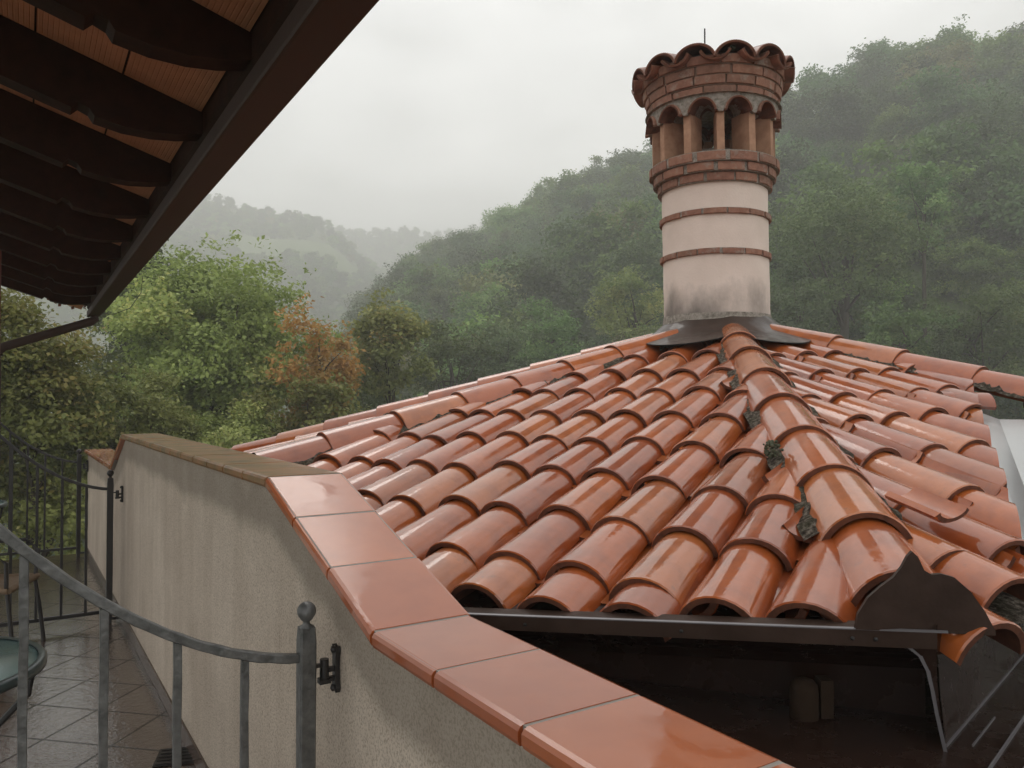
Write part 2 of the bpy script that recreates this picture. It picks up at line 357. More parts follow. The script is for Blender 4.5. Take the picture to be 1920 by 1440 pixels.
coping_run(-9.32, -.515, -6.90, -.515, 8); coping_run(-6.90, -.515, -6.217, -.242, 3)
main = mb; mb = MB(); coping_run(-6.217, -.242, -2.50, -.242, 13); keep(tag(mb.build('coping', M['coping_olive']), 'olive brown coping on the raised middle'), wall); mb = main; coping_run(-2.50, -.242, -1.644, -.515, 3)
coping_run(-1.644, -.515, .46, -.515, 7)
keep(mb.build('coping', M['coping']), wall)
mb = MB()
for (a, za_), (b_, zb_) in zip(prof, prof[1:]):
    mb.extrude([wp(a, C0 + .006, za_ - th + .001), wp(a, C0 + CW - .006, za_ - th + .001), wp(a, C0 + CW - .006, za_ - .0012), wp(a, C0 + .006, za_ - .0012)], wp(b_, 0, zb_) - wp(a, 0, za_))
keep(mb.build('joint_mortar', mat('grey grout', (.30, .27, .24), .8, spec=.2)), wall)

# ------------------------------------------------------------- terrace floor
mb = MB()
P = [wp(-9.35, C0 + .06, 0), wp(.9, C0 + .06, 0), wp(.9, -3.2, 0), wp(-9.35, -3.2, 0)]
mb.extrude([V((p.x, p.y, FLOOR - .25)) for p in P], (0, 0, .25))
tag(mb.build('terrace_floor', M['floor']), kind='structure')
mb = MB()
dc = V((-1.50, 3.55, FLOOR + .004)); mb.box(dc + UP * .001, (.085, .02, 0), (-.02, .085, 0), (0, 0, .002))
for k in range(5):
    mb.box(dc + UP * .005 + V((-.02, .085, 0)) * (k - 2) * .4, V((.075, .018, 0)), V((-.0018, .0075, 0)), (0, 0, .002))
tag(mb.build('floor_drain', M['iron_dark']), 'dark square drain grate set in the wet terrace floor', 'drain')

# ------------------------------------------------------------- iron gates
def gate(t, label, nb=5, rnd=0, endpost=True, sc=1.0, im='iron'):
    base = wp(t, C0 - .055, FLOOR); g = empty('iron_railing', base)
    tag(g, label, 'railing', 'curved wrought iron railings across the terrace')
    L = -n2; sp = .15
    zt = lambda i: .958 + .0165 * i * i + .016 * i if i <= 4.6 else (.958 + .0165 * 4.6 ** 2 + .016 * 4.6) + .16 * (i - 4.6) - .012 * (i - 4.6) ** 2
    def add(name, m_, mt=None): o = m_.build(name, M[mt or im], g); return o
    m_ = MB(); m_.tube([V((0, 0, .03)), V((0, 0, .35)), V((0, 0, .7)), V((0, 0, 1.0)), V((0, 0, 1.035))], [.0195, .0205, .0198, .0205, .018], square=True); add('post', m_)
    m_ = MB(); m_.lathe((0, 0, 1.03), [(.001, 0), (.019, 0), (.019, .006), (.009, .012), (.008, .018), (.015, .024)] + [(.0235 * sin(a), .044 - .0235 * cos(a)) for a in [k * pi / 12 for k in range(3, 13)]], 20); add('ball_finial', m_)
    m_ = MB(); pts = []; rr = []
    N_ = nb * 7
    for k in range(N_ + 1):
        i = (nb + .4) * k / N_
        pts.append(L * sp * i + UP * (zt(i) + .0006 * sin(k * 2.1))); rr.append(.0108 + .0005 * sin(k * 1.7 + t) + .0004 * random.uniform(-1, 1))
    rr[0] = .006; rr[1] = .010
    m_.tube(pts, rr, square=True); add('top_rail', m_)
    m_ = MB(); m_.tube([L * .02 + UP * .085, L * sp * (nb + .4) + UP * .085], .012, square=True); add('bottom_rail', m_)
    for i in range(1, nb + 1):
        m_ = MB(); pts = []; rr = []
        for k in range(15):
            z = .09 + (zt(i) - .1) * k / 14
            pts.append(L * sp * i + UP * z + V((.0005 * sin(k * 1.9 + i), .0005 * cos(k * 2.3 + i), 0))); rr.append(.0088 + .0004 * sin(k * 2.4 + i * 2))
        m_.tube(pts, rr, square=True); add('bar', m_)
    # hinge bracket to the wall: clevis + plate with two lugs
    zb = .925
    m_ = MB()
    m_.box(n2 * .030 + UP * (zb + .008), n2 * .018, d2 * .006, UP * .004)
    m_.tube([n2 * .046 + UP * (zb - .028), n2 * .046 + UP * (zb + .022)], .0115, 12)
    m_.box(n2 * .046 + UP * (zb - .032), n2 * .014, d2 * .012, UP * .006)
    m_.box(n2 * .066 + UP * (zb - .006), n2 * .016, d2 * .005, UP * .006)
    m_.box(n2 * .066 + UP * (zb - .030), n2 * .010, d2 * .005, UP * .006)
    m_.extrude([n2 * .083 + d2 * a * .75 + UP * (zb - .006 + b_) for a, b_ in ((-.016, -.03), (-.022, -.045), (-.018, -.058), (0, -.05), (.018, -.058), (.022, -.045), (.016, -.03), (.013, 0), (.016, .03), (.022, .045), (.018, .058), (0, .05), (-.018, .058), (-.022, .045), (-.016, .03), (-.013, 0))], -n2 * .012)
    for q in (-.048, .048): m_.lathe(n2 * .074 + UP * (zb - .006 + q), [(.001, .0), (.009, 0), (.009, .008), (.001, .012)], 10, axis=-n2)
    add('wall_bracket', m_, 'iron_dark')
    m_ = MB(); m_.box((0, 0, .015), n2 * .016, d2 * .016, UP * .015); m_.box(n2 * .04 + UP * .03, n2 * .04, d2 * .008, UP * .008); add('foot', m_, 'iron_dark')
    return g
gate(-1.932, 'nearest grey hammered iron railing with a ball finial, hinged to the parapet in the foreground', 7)
gate(-6.33, 'dark iron railing halfway along the terrace, in front of the chair', 6, im='iron_dark')
gate(-10.33 + .12 + 1.0 - .0, 'farthest thin iron railing closing the end of the terrace before the trees', 7, im='iron_dark')

# ============================================================= tiles
def barrel(mb, p, dn, nrm, lat, length, r0, r1, h0, h1, thick=.016, flip=False, seg=12, ha=82, tilt=0):
    """p: crown (or trough) point at the lower end; dn: unit down slope; runs up to p - dn*length"""
    dn = dn.normalized(); up = -dn; s = -1 if flip else 1
    def arc(r, h, at, off, shrink=0):
        out = []
        for k in range(seg + 1):
            a = R(-ha + 2 * ha * k / seg)
            x = sin(a) * (r - off) / sin(R(ha)); z = (cos(a) - 1) / (1 - cos(R(ha))) * (h - off * .2) - off
            out.append(at + lat * x + nrm * z * s)
        return out
    p0 = p; p1 = p + up * length
    O0 = arc(r0, h0, p0 + up * .004, 0); Oe = arc(r0, h0, p0, .003); O1 = arc(r1, h1, p1, 0)
    I0 = arc(r0, h0, p0, thick); I1 = arc(r1, h1, p1, thick)
    m = seg + 1
    if flip: pass
    mb.add(O0 + O1, [(k, k + 1, m + k + 1, m + k) for k in range(seg)], True)
    mb.add(O0 + Oe, [(k, m + k, m + k + 1, k + 1) for k in range(seg)], True)
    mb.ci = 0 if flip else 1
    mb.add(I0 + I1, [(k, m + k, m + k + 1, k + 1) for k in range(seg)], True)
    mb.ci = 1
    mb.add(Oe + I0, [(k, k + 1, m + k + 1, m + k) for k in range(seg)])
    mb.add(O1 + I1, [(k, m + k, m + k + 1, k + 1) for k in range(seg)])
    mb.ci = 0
    mb.add([O0[0], O1[0], I1[0], I0[0]], [(0, 1, 2, 3)]); mb.add([O0[-1], O1[-1], I1[-1], I0[-1]], [(3, 2, 1, 0)])

# ------------------------------------------------------------- octagonal turret roof
AX, AY, ZA, TN, PHI, HH = 1.475, 5.421, .571, .2882, R(-99.2), .05
APX = V((AX, AY, 0)); O8 = pi / 8; THIP = TN * cos(O8)
tower = empty('turret', (AX, AY, -2.0))
tag(tower, 'turret with a wet octagonal terracotta tile roof and a tall round brick chimney', 'building')
def tk(o): return keep(o, tower)
def face_frame(az):
    dh = V((cos(az), sin(az), 0)); al = V((-sin(az), cos(az), 0)); dn = (dh - UP * TN).normalized(); nr = (dh * TN + UP).normalized()
    return dh, al, dn, nr
def fp(az, s, d, off=0):      # crown plane point
    dh, al, dn, nr = face_frame(az)
    return APX + dh * d + al * s + UP * (ZA - TN * d) + nr * off
WALLCUT = (n2 * (C0 + CW + .012), -n2)
def hipcut(az, side):         # vertical plane through apex along azimuth; side +1 keeps the counter-clockwise side
    nn = V((-sin(az), cos(az), 0)) * side
    return (APX, -nn)
def slope(az, cols, rows, maxd, skew=0, rowskew=0, ov={}, cuts=(), name='roof_slope', dmin=.35, row0=(), dlim=None, cull=None):
    dh, al, dn, nr = face_frame(az); mb = MB()
    dnt = (dn + al * skew * .96).normalized(); latt = nr.cross(dnt).normalized()
    for ci, s0 in enumerate(cols):
        rr = [ov.get((ci, k), r) if not rowskew else r for k, r in enumerate(rows)]
        for k, d in enumerate(rr):
            s = s0 + skew * (d - 1.7); d_ = d + rowskew * s
            if d_ > maxd or d_ < dmin: continue
            if abs(s) > d_ * tan(O8) + .14: continue
            if dlim and d_ > 3.3 and s < -1.36: continue
            if cull and s > .414 * d_ - cull: continue
            if skew and s < -.414 * d_ + .03: continue
            if dlim and d_ > dlim(s) - .05:
                if d_ - dlim(s) > .28: continue
                d_ = dlim(s)
            d_ += random.uniform(-.012, .012); s += random.uniform(-.006, .006)
            mb.cur = random.random(); q = R(random.uniform(-1.3, 1.3)); ti = random.uniform(-.006, .006)
            dd = (dnt + latt * q + nr * ti).normalized()
            barrel(mb, fp(az, s, d_, random.uniform(-.003, .003)), (dd + nr * .055).normalized(), nr, latt, .455, .102, .080, .078, .062)
        for (c_, dd_) in row0:
            if c_ == ci: mb.cur = random.random(); barrel(mb, fp(az, s0 + .006, dd_, -.010), (dnt + nr * .05).normalized(), nr, latt, .40, .100, .084, .078, .066)
        # channel tiles to the right of this column
        s1 = s0 + .105
        for k, d in enumerate(list(rows)):
            s = s1 + skew * (d - 1.7); d_ = d + rowskew * s + .02
            if skew and s < -.414 * d_ + .14: continue
            if d_ > maxd + .1 or d_ < dmin - .2: continue
            if abs(s) > d_ * tan(O8) + .14: continue
            if dlim and d_ > dlim(s) - .06:
                if d_ - dlim(s) > .28 or s < -1.15: continue
                d_ = dlim(s) - .03
            mb.cur = random.random()
            barrel(mb, fp(az, s, d_ + random.uniform(-.03, .03), -.098), (dnt + nr * .05).normalized(), nr, latt, .45, .090, .10, .058, .062, flip=True, seg=8)
    return mb.build(name, M['tile'], cuts=list(cuts))
rowsL = [.62, .99, 1.385, 1.76, 2.125, 2.49, 2.83, 3.17, 3.50]
colsL = [1.44, 1.22, 1.03, .83, .612, .388, .176, -.028, -.25, -.448, -.605, -.77, -.98, -1.19, -1.4]
rawL = {1: {8: 3.54}, 2: {6: 2.955, 7: 3.25, 8: 3.56}, 3: {5: 2.56, 6: 2.898, 7: 3.221, 8: 3.534}, 4: {3: 1.80, 4: 2.147, 5: 2.502, 6: 2.866, 7: 3.203, 8: 3.493},
        5: {2: 1.365, 3: 1.729, 4: 2.114, 5: 2.463, 6: 2.821, 7: 3.146, 8: 3.477}, 6: {1: .969, 2: 1.39, 4: 2.135, 5: 2.497, 6: 2.804, 7: 3.16, 8: 3.46},
        7: {1: .992, 4: 2.122, 5: 2.485, 6: 2.80, 7: 3.132}, 8: {1: 1.035, 2: 1.353, 5: 2.438, 7: 3.159}, 9: {2: 1.424, 5: 2.465, 7: 3.145}, 10: {6: 2.857, 5: 2.533}}
ov = {(c, k): d for c, dct in rawL.items() for k, d in dct.items()}
hL = PHI - pi / 4; hL2 = PHI - pi / 2; hR = PHI + pi / 4
o = slope(PHI - O8, colsL, rowsL, 3.64, ov=ov, cull=.10, cuts=[WALLCUT, hipcut(PHI, -1), hipcut(hL, 1)], row0=[(3, 3.635), (4, 3.66), (5, 3.65), (6, 3.66)])
tk(tag(o, 'roof slope left of the front hip, facing the parapet'))
P0v, DVv = V((2.043, 3.408, 0)), V((.456, .89, 0)).normalized()
VALN = V((DVv.y, -DVv.x, 0))
o = slope(PHI + O8, [1.12, .91, .70, .49, .265, .06, -.18, -.415, -.62, -.865, -1.09, -1.31, -1.53, -1.75], [.60, 1.0, 1.39, 1.76, 2.06, 2.42, 2.75, 3.07, 3.40, 3.73], 3.86, skew=.12, rowskew=-.19,
          dlim=lambda s: 3.72 - .67 * (s + 1.55), cuts=[hipcut(PHI, 1), hipcut(hR, -1), (P0v, VALN)])
tk(tag(o, 'roof slope right of the front hip'))
o = slope(hL - O8, [1.45, 1.24, 1.03, .82, .61, .40, .19, -.02, -.23, -.44, -.65, -.86, -1.07, -1.28], [.7, 1.07, 1.43, 1.80, 2.16, 2.53, 2.9, 3.26, 3.6, 3.97], 4.1, cuts=[WALLCUT, hipcut(hL, -1), hipcut(hL2, 1)])
tk(tag(o, 'narrow sliver of roof slope between the two left hips'))
def deckpt(az, d, off): return APX + V((cos(az), sin(az), 0)) * d + UP * (ZA - THIP * d + off)
mb = MB()
azs = [PHI + k * pi / 4 for k in range(-3, 5)]
Rd = [4.0, 4.0, 4.0, 3.86, 3.9, 3.9, 3.9, 4.0]
apex = APX + UP * (ZA - .125)
for k in range(8):
    a, b_ = azs[k], azs[(k + 1) % 8]
    mb.add([apex, deckpt(a, Rd[k], -.125), deckpt(b_, Rd[(k + 1) % 8], -.125)], [(0, 1, 2)])
tk(mb.build('roof_deck', M['moss'], cuts=[WALLCUT, (V((.877, 2.0, 0)), V((-.35, -.94, 0)).normalized()), (P0v, VALN)]))
# hips
def hip(az, ends, name='hip_ridge', w=.127, cuts=()):
    dh = V((cos(az), sin(az), 0)); al = V((-sin(az), cos(az), 0)); dn = (dh - UP * THIP).normalized(); nr = (dh * THIP + UP).normalized()
    mb = MB(); prev = .40
    for d in ends:
        mb.cur = random.random() * .8 + .1
        p = APX + dh * d + UP * (ZA + HH - THIP * d) + al * random.uniform(-.006, .006) - UP * (.016 if d == 3.70 else 0)
        L = (d - prev) / cos(math.atan(THIP)) + .055
        barrel(mb, p, (dn + nr * .04 + al * R(random.uniform(-1.2, 1.2))).normalized(), nr, al, L, w, w - .018, .108, .094, thick=.017, seg=16, ha=76); prev = d
    o = mb.build(name, M['tile'], cuts=list(cuts)); tk(o)
    # mossy mortar bed
    mb = MB(); n = 120; K = 7; d0, d1 = .45, ends[-1] - .33
    vs = []
    for i in range(n + 1):
        d = d0 + (d1 - d0) * i / n
        for k in range(K):
            x = (k / (K - 1) * 2 - 1) * .150; h = -.062 - .045 * (abs(x) / .15) ** 2
            p = APX + dh * d + al * x + UP * (ZA + HH - THIP * d + h)
            q = noise.noise(p * 18) * .010 + noise.noise(p * 70) * .008
            vs.append(p + UP * q + al * q * (1 if x > 0 else -1))
    mb.add(vs, [(i * K + k, i * K + k + 1, (i + 1) * K + k + 1, (i + 1) * K + k) for i in range(n) for k in range(K - 1)])
    b_ = mb.build('hip_mortar', M['moss'], cuts=list(cuts)); keep(b_, tower)
    return o
tag(hip(PHI, [.80, 1.23, 1.74, 2.21, 2.66, 3.06, 3.42, 3.70]), 'front hip of ridge tiles running down towards us')
tag(hip(hL - R(1.2), [1.06, 1.44, 1.81, 2.16, 2.53, 2.91, 3.30, 3.7], cuts=[WALLCUT]), 'left hip of ridge tiles')
tag(hip(hL2 + R(.6), [1.0, 1.36, 1.74, 2.1, 2.49, 2.89, 3.26, 3.62, 4.0], cuts=[WALLCUT]), 'hip on the far left skyline of the roof')
tag(hip(hR, [.86, 1.26, 1.67, 2.08, 2.48], cuts=[(P0v + V((.35, 0, 0)), VALN)]), 'right hip of ridge tiles')
# cut channel pieces bedded against the left side of the front hip
azl = PHI - O8; dh_, al_, dn_, nr_ = face_frame(azl)
for d in (3.14, 2.79, 2.40, 2.02, 1.62):
    mb = MB(); mb.cur = random.random(); q_ = (dn_ + al_ * random.uniform(-.25, -.1) + nr_ * .06).normalized()
    barrel(mb, fp(azl, .414 * d - .150 + random.uniform(-.01, .01), d, -.062), q_, nr_, nr_.cross(q_).normalized(), .26, .075, .08, .034, .04, flip=True, seg=10)
    tk(mb.build('cut_tile', M['tile'], cuts=[hipcut(PHI, -1)]))
# moss tuft + stray cut tile
mb = MB(); pm = fp(PHI - O8, .93, 2.60, .0)
for k in range(60): mb.sphere(pm + V((random.gauss(0, .014), random.gauss(0, .016), random.uniform(-.02, .035))), random.uniform(.003, .008), 5)
tk(mb.build('moss_tuft', mat('moss cushion', (.085, .09, .06), .95, spec=.05)))
mb = MB(); mb.cur = .55; azr = PHI + O8; dh, al, dn, nr = face_frame(azr)
barrel(mb, fp(azr, -1.06, 3.16, .012), (dn + al * .25).normalized(), nr, nr.cross((dn + al * .25).normalized()), .16, .070, .068, .026, .026, thick=.014, flip=True, seg=8)
tk(tag(mb.build('cut_tile', M['tile']), 'loose cut piece of tile lying upside down on the right slope'))
# dark ogee plate closing the end of the front hip
mb = MB(); dh = V((cos(PHI), sin(PHI), 0)); al = V((-sin(PHI), cos(PHI), 0))
pc = V((.864, 1.650, -.484))
shape = [(-.137, .004), (-.132, .030), (-.112, .062), (-.088, .084), (-.062, .104), (-.046, .124), (-.034, .146), (-.025, .156), (-.014, .146), (-.002, .120), (.012, .112), (.030, .114), (.055, .108), (.085, .082), (.112, .044), (.130, .008)]
for (xa, z_a), (xb, z_b) in zip(shape, shape[1:]):
    q = lambda x, z: pc + al * x * 1.02 + UP * z * 1.07 + dh * (.004 + .02 * (.15 - z))
    mb.add([q(xa, 0), q(xb, 0), q(xb, z_b), q(xa, z_a)] + [q(xa, 0) - dh * .012, q(xb, 0) - dh * .012, q(xb, z_b) - dh * .012, q(xa, z_a) - dh * .012], [(0, 1, 2, 3), (7, 6, 5, 4), (3, 2, 6, 7)])
tk(mb.build('hip_end_plate', M['metal']))
# apex flashing skirt
mb = MB(); n = 96; K = 9; vs = []
CX, CY, CR = 1.416, 5.42, .356
for i in range(n):
    a = 2 * pi * i / n; rel = ((a - PHI) / (pi / 4)) % 1.0; w = sin(pi * rel) ** .7
    for k in range(K):
        f = k / (K - 1); r = (CR - .01) + (.42 + .15 * w - .06) * f ** .85
        px, py = CX + cos(a) * r, CY + sin(a) * r
        rr = hypot(px - AX, py - AY); aa = math.atan2(py - AY, px - AX)
        rel2 = ((aa - PHI + O8) % (pi / 4)) - O8
        dface = rr * cos(O8 - abs(rel2)); z = ZA - TN * dface + .010 + .010 * sin(3 * a + 1) * f
        z += max(0, .07 * (1 - f * 5))
        vs.append(V((px, py, z)))
fs = [(i * K + k, ((i + 1) % n) * K + k, ((i + 1) % n) * K + k + 1, i * K + k + 1) for i in range(n) for k in range(K - 1)]
mb.add(vs, fs, True); mb.add([v - UP * .006 for v in vs], fs, True)
tk(mb.build('chimney_flashing', M['metal_wet']))
# ------------------------------------------------------------- chimney
LEAN = V((-.016, 0, 1)).normalized()
def cpt(r, a, z): return V((CX, CY, .5)) + LEAN * (z - .5) + V((cos(a) * r, sin(a) * r, 0))
def ring_solid(mb, z0, z1, r0, r1, n=72, smooth=True, jit=0):
    prof_ = [(r0 - .06, z0), (r0, z0), (r1, z1), (r1 - .06, z1)]
    for (ra, za_), (rb, zb_) in zip(prof_, prof_[1:]):
        vs = [cpt(ra, 2 * pi * k / n, za_) for k in range(n)] + [cpt(rb, 2 * pi * k / n, zb_) for k in range(n)]
        mb.add(vs, [(k, (k + 1) % n, n + (k + 1) % n, n + k) for k in range(n)], smooth and ra != r0 - .06)
def brick_ring(mb, z0, z1, rout, nb, ph=0, depth=.05, gap=.12, flare=0):
    for i in range(nb):
        mb.cur = random.random(); a0 = 2 * pi * (i + ph) / nb; a1 = a0 + 2 * pi / nb * (1 - gap * random.uniform(.6, 1.3))
        j = random.uniform(-.003, .004); zz = random.uniform(-.002, .002)
        m = 3; vs = []
        for k in range(m + 1):
            a = a0 + (a1 - a0) * k / m
            for r, z in ((rout - depth, z0), (rout + j - .003, z0), (rout + j, z0 + .003), (rout + j + flare, z1 - .003), (rout + j + flare - .003, z1), (rout - depth, z1)): vs.append(cpt(r, a, z + zz))
        fs = [(k * 6 + q, k * 6 + (q + 1) % 6, (k + 1) * 6 + (q + 1) % 6, (k + 1) * 6 + q) for k in range(m) for q in range(6)] + [(5, 4, 3, 2, 1, 0), tuple(m * 6 + q for q in range(6))]
        mb.add(vs, fs)
# shaft
mb = MB(); n = 96; K = 40; z0, z1 = .30, 1.44
vs = [cpt(CR + .0025 * noise.noise(V((cos(2 * pi * i / n) * 3, sin(2 * pi * i / n) * 3, k * .3))), 2 * pi * i / n, z0 + (z1 - z0) * k / K) for k in range(K + 1) for i in range(n)]
mb.add(vs, [(k * n + i, k * n + (i + 1) % n, (k + 1) * n + (i + 1) % n, (k + 1) * n + i) for k in range(K) for i in range(n)], True)
def ch_damp(me):
    a = me.attributes.new('damp', 'FLOAT', 'POINT')
    def f(v):
        z = v.co.z; ang = math.atan2(v.co.y - CY, v.co.x - CX)
        s = .5 + .5 * cos(ang + pi * .80)
        return max(0, (.93 - z) / .40) * (.42 + .55 * s) + max(0, .25 - abs(z - .99) * 8) * s + (.25 if .55 < z < .60 else 0) * .0
    a.data.foreach_set('value', [f(v) for v in me.vertices])
chim = mb.build('chimney', M['white'], extra=ch_damp); tk(chim)
tag(chim, 'round pale rendered chimney ringed with brick bands under an arcaded brick top')
def ck(o): o.parent = chim; o.matrix_parent_inverse = Matrix.Identity(4); return o
mb = MB(); ring_solid(mb, .50, .572, CR + .016, CR + .004); ck(mb.build('mortar_collar', M['mortar']))
for z in (.95, 1.212):
    mb = MB(); brick_ring(mb, z, z + .036, CR + .018, 15, ph=z, gap=.10); ring_solid_ = None
    ck(mb.build('brick_band', M['brick']))
    mb = MB(); ring_solid(mb, z + .002, z + .040, CR + .012, CR + .004); ck(mb.build('band_mortar', M['mortar']))
# corbel courses under the arcade
for k, (za_, zb_, r) in enumerate(((1.425, 1.478, .385), (1.484, 1.538, .412), (1.544, 1.600, .437))):
    mb = MB(); brick_ring(mb, za_, zb_, r, 13, ph=k * .37, depth=.09); ck(mb.build('brick_course', M['brick']))
    mb = MB(); ring_solid(mb, za_ - .004, zb_ + .006, r - .008, r - .008); ck(mb.build('course_mortar', M['mortar']))
mb = MB()     # floor of the arcade, and the dark flue
vs = [cpt(.43, 2 * pi * k / 48, 1.596) for k in range(48)]; mb.add(vs, [list(range(48))])
ck(mb.build('arcade_sill', M['mortar']))
mb = MB(); vs = [cpt(.17, 2 * pi * k / 24, z) for z in (1.597, 1.70) for k in range(24)]
mb.add(vs, [(k, (k + 1) % 24, 24 + (k + 1) % 24, 24 + k) for k in range(24)], True); ck(mb.build('flue', M['mortar']))
NP = 12; PA0 = R(-97.5)
for i in range(NP):
    a = PA0 + 2 * pi * i / NP; rd = V((cos(a), sin(a), 0)); la = V((-sin(a), cos(a), 0))
    mb = MB(); mb.cur = random.random(); c = cpt(.325, a, 1.735)
    hw = .025 + random.uniform(-.002, .003)
    mb.box(c, rd * .088, la * hw, LEAN * .138); ck(mb.build('brick_pier', M['pier']))
    # little arched tile between this pier and the next
    a2 = a + pi / NP; rd2 = V((cos(a2), sin(a2), 0)); la2 = V((-sin(a2), cos(a2), 0))
    mb = MB(); mb.cur = random.random(); barrel(mb, cpt(.452, a2, 1.950), (rd2 - UP * .04).normalized(), UP, UP.cross(rd2), .27, .094, .062, .088, .06, thick=.013, seg=14, ha=80)
    ck(mb.build('arch_tile', M['brick']))
# mortar spandrel ring above the arches
mb = MB(); n = 192
lo = []
for k in range(n):
    a = 2 * pi * k / n; f = (((a - PA0) / (2 * pi / NP)) % 1) - .5
    x = f * 2 * pi / NP * .44
    h = 1.943 - .088 * (1 - sqrt(max(0, 1 - (x / .090) ** 2))) if abs(x) < .089 else 1.853
    lo.append(h + noise.noise(V((cos(a), sin(a), 0)) * 30) * .004)
vs = [cpt(.438, 2 * pi * k / n, lo[k]) for k in range(n)] + [cpt(.438, 2 * pi * k / n, 1.972) for k in range(n)] + [cpt(.25, 2 * pi * k / n, lo[k]) for k in range(n)] + [cpt(.25, 2 * pi * k / n, 1.972) for k in range(n)]
mb.add(vs, [(k, (k + 1) % n, n + (k + 1) % n, n + k) for k in range(n)] + [(2 * n + k, 3 * n + k, 3 * n + (k + 1) % n, 2 * n + (k + 1) % n) for k in range(n)] + [(k, 2 * n + k, 2 * n + (k + 1) % n, (k + 1) % n) for k in range(n)])
ck(mb.build('spandrel', M['mortar']))
for k, r in enumerate((.438, .453, .468, .483)):
    za_ = 1.968 + k * .060
    mb = MB(); brick_ring(mb, za_, za_ + .052, r, 13 + k % 2, ph=k * .41, depth=.12, gap=.075, flare=.006); ck(mb.build('brick_course', M['brick']))
    mb = MB(); ring_solid(mb, za_ - .006, za_ + .056, r - .014, r - .010); ck(mb.build('course_mortar', M['brick_mortar']))
mb = MB(); vs = [cpt(.46, 2 * pi * k / 48, 1.97) for k in range(48)] + [cpt(0, 0, 1.97)]
mb.add(vs, [(k, (k + 1) % 48, 48) for k in range(48)]); vs = [cpt(.47, 2 * pi * k / 48, 2.215) for k in range(48)] + [cpt(0, 0, 2.33)]
mb.add(vs, [(k, (k + 1) % 48, 48) for k in range(48)]); ck(mb.build('cap_core', M['mortar']))
NT = 13
mbm = MB()
for i in range(NT):
    a = R(-88) + 2 * pi * i / NT; rd = V((cos(a), sin(a), 0))
    mb = MB(); mb.cur = random.random(); q = (rd - UP * .20).normalized(); nr_ = (rd * .20 + UP).normalized()
    barrel(mb, cpt(.548 + random.uniform(-.008, .008), a, 2.265 + random.uniform(-.006, .006)), q, nr_, nr_.cross(q), .50, .136, .06, .092, .05, thick=.015, seg=16, ha=80)
    ck(mb.build('cap_tile', M['old_tile']))
    a2 = a + pi / NT; rd = V((cos(a2), sin(a2), 0)); q = (rd - UP * .20).normalized(); nr_ = (rd * .20 + UP).normalized()
    mb = MB(); mb.cur = random.random(); barrel(mb, cpt(.535, a2, 2.145), q, nr_, nr_.cross(q), .46, .10, .05, .055, .035, thick=.014, seg=10, ha=70, flip=True)
    ck(mb.build('cap_tile', M['old_tile']))
mb = MB(); vs = [cpt(.30, 2 * pi * k / 24, 2.30) for k in range(24)] + [cpt(0, 0, 2.40)]; mb.add(vs, [(k, (k + 1) % 24, 24) for k in range(24)]); ck(mb.build('cap_mortar', M['mortar']))
mb = MB(); rb = cpt(.40, R(-110), 2.28); mb.tube([rb, rb + UP * .13], .005, 8); ck(mb.build('metal_rod', M['iron_dark']))
mb = MB()
for k in range(5): mb.sphere(cpt(.46, R(-88), 2.235) + V((random.uniform(-.02, .02), random.uniform(-.02, .02), random.uniform(0, .025))), .012, 5)
ck(mb.build('moss_tuft', bpy.data.materials['moss cushion']))
# ------------------------------------------------------------- dark metal eave box in front
LA, LB = V((-.40, 2.115, -.560)), V((.877, 1.632, -.476)); ld = (LB - LA).normalized(); lh = V((ld.x, ld.y, 0)).normalized(); ln = V((lh.y, -lh.x, 0))   # ln: towards us
DECK = -.72
mb = MB()
mb.extrude([LA + ln * .012, LA + ln * .012 - UP * .036, LA + ln * .004 - UP * .038, LA - ln * .05 - UP * .02, LA - ln * .05 + UP * .001, LA], LB - LA)
tk(mb.build('eave_fascia', M['metal'], cuts=[WALLCUT]))
mb = MB(); mb.extrude([LA + ln * .013 + UP * .0005, LA + ln * .013 - UP * .002, LA + ln * .005 - UP * .0, LA + ln * .005 + UP * .002], LB - LA + ld * .02)
tk(mb.build('drip_edge', M['edge'], cuts=[WALLCUT]))
mb = MB(); bk = -.17     # recessed wall behind the drip edge, with two slight folds
pts = [(-.62, .055), (-.03, -.03), (-.12, -.05), (-.165, -.10), (-.15, -.105), (-.175, -.135), (-.18, -.30)]
for (a, za_), (b_, zb_) in zip(pts, pts[1:]):
    mb.add([LA + ln * a + UP * za_, LB + ln * a + UP * za_, LB + ln * b_ + UP * zb_, LA + ln * b_ + UP * zb_], [(0, 1, 2, 3)])
tk(mb.build('eave_soffit', M['metal_shade'], cuts=[WALLCUT]))
pd = V((.68, .733, 0)); bs = V((.900, 1.642, DECK))
mb = MB()      # side panel running away from the corner, and its curved leading edge
nn_ = 24; vs = []
for i in range(nn_ + 1):
    t_ = 1.5 * i / nn_
    for k in range(7):
        f = k / 6; z = DECK + (LB.z + .01 + t_ * .05 - DECK) * f
        p = bs + pd * t_ + V((LB.x - bs.x, LB.y - bs.y, 0)) * f + ln * (-.02 * sin(pi * f) * max(0, 1 - t_ * 2)); vs.append(V((p.x, p.y, z)))
mb.add(vs, [(i * 7 + k, (i + 1) * 7 + k, (i + 1) * 7 + k + 1, i * 7 + k + 1) for i in range(nn_) for k in range(6)], True)
crv = [(-.085, -.034), (-.055, -.040), (-.034, -.056), (-.020, -.085), (-.012, -.125), (-.004, -.175), (.010, -.244)]
pf = lambda a, z: LB + lh * a + ln * .004 + UP * z
mb.add([pf(a, z) for a, z in crv] + [pf(.012, -.244), pf(.0, -.1), pf(.0, 0), pf(-.085, -.006)], [list(range(len(crv) + 4))])
tk(mb.build('corner_flashing', M['metal_shade']))
mb = MB()
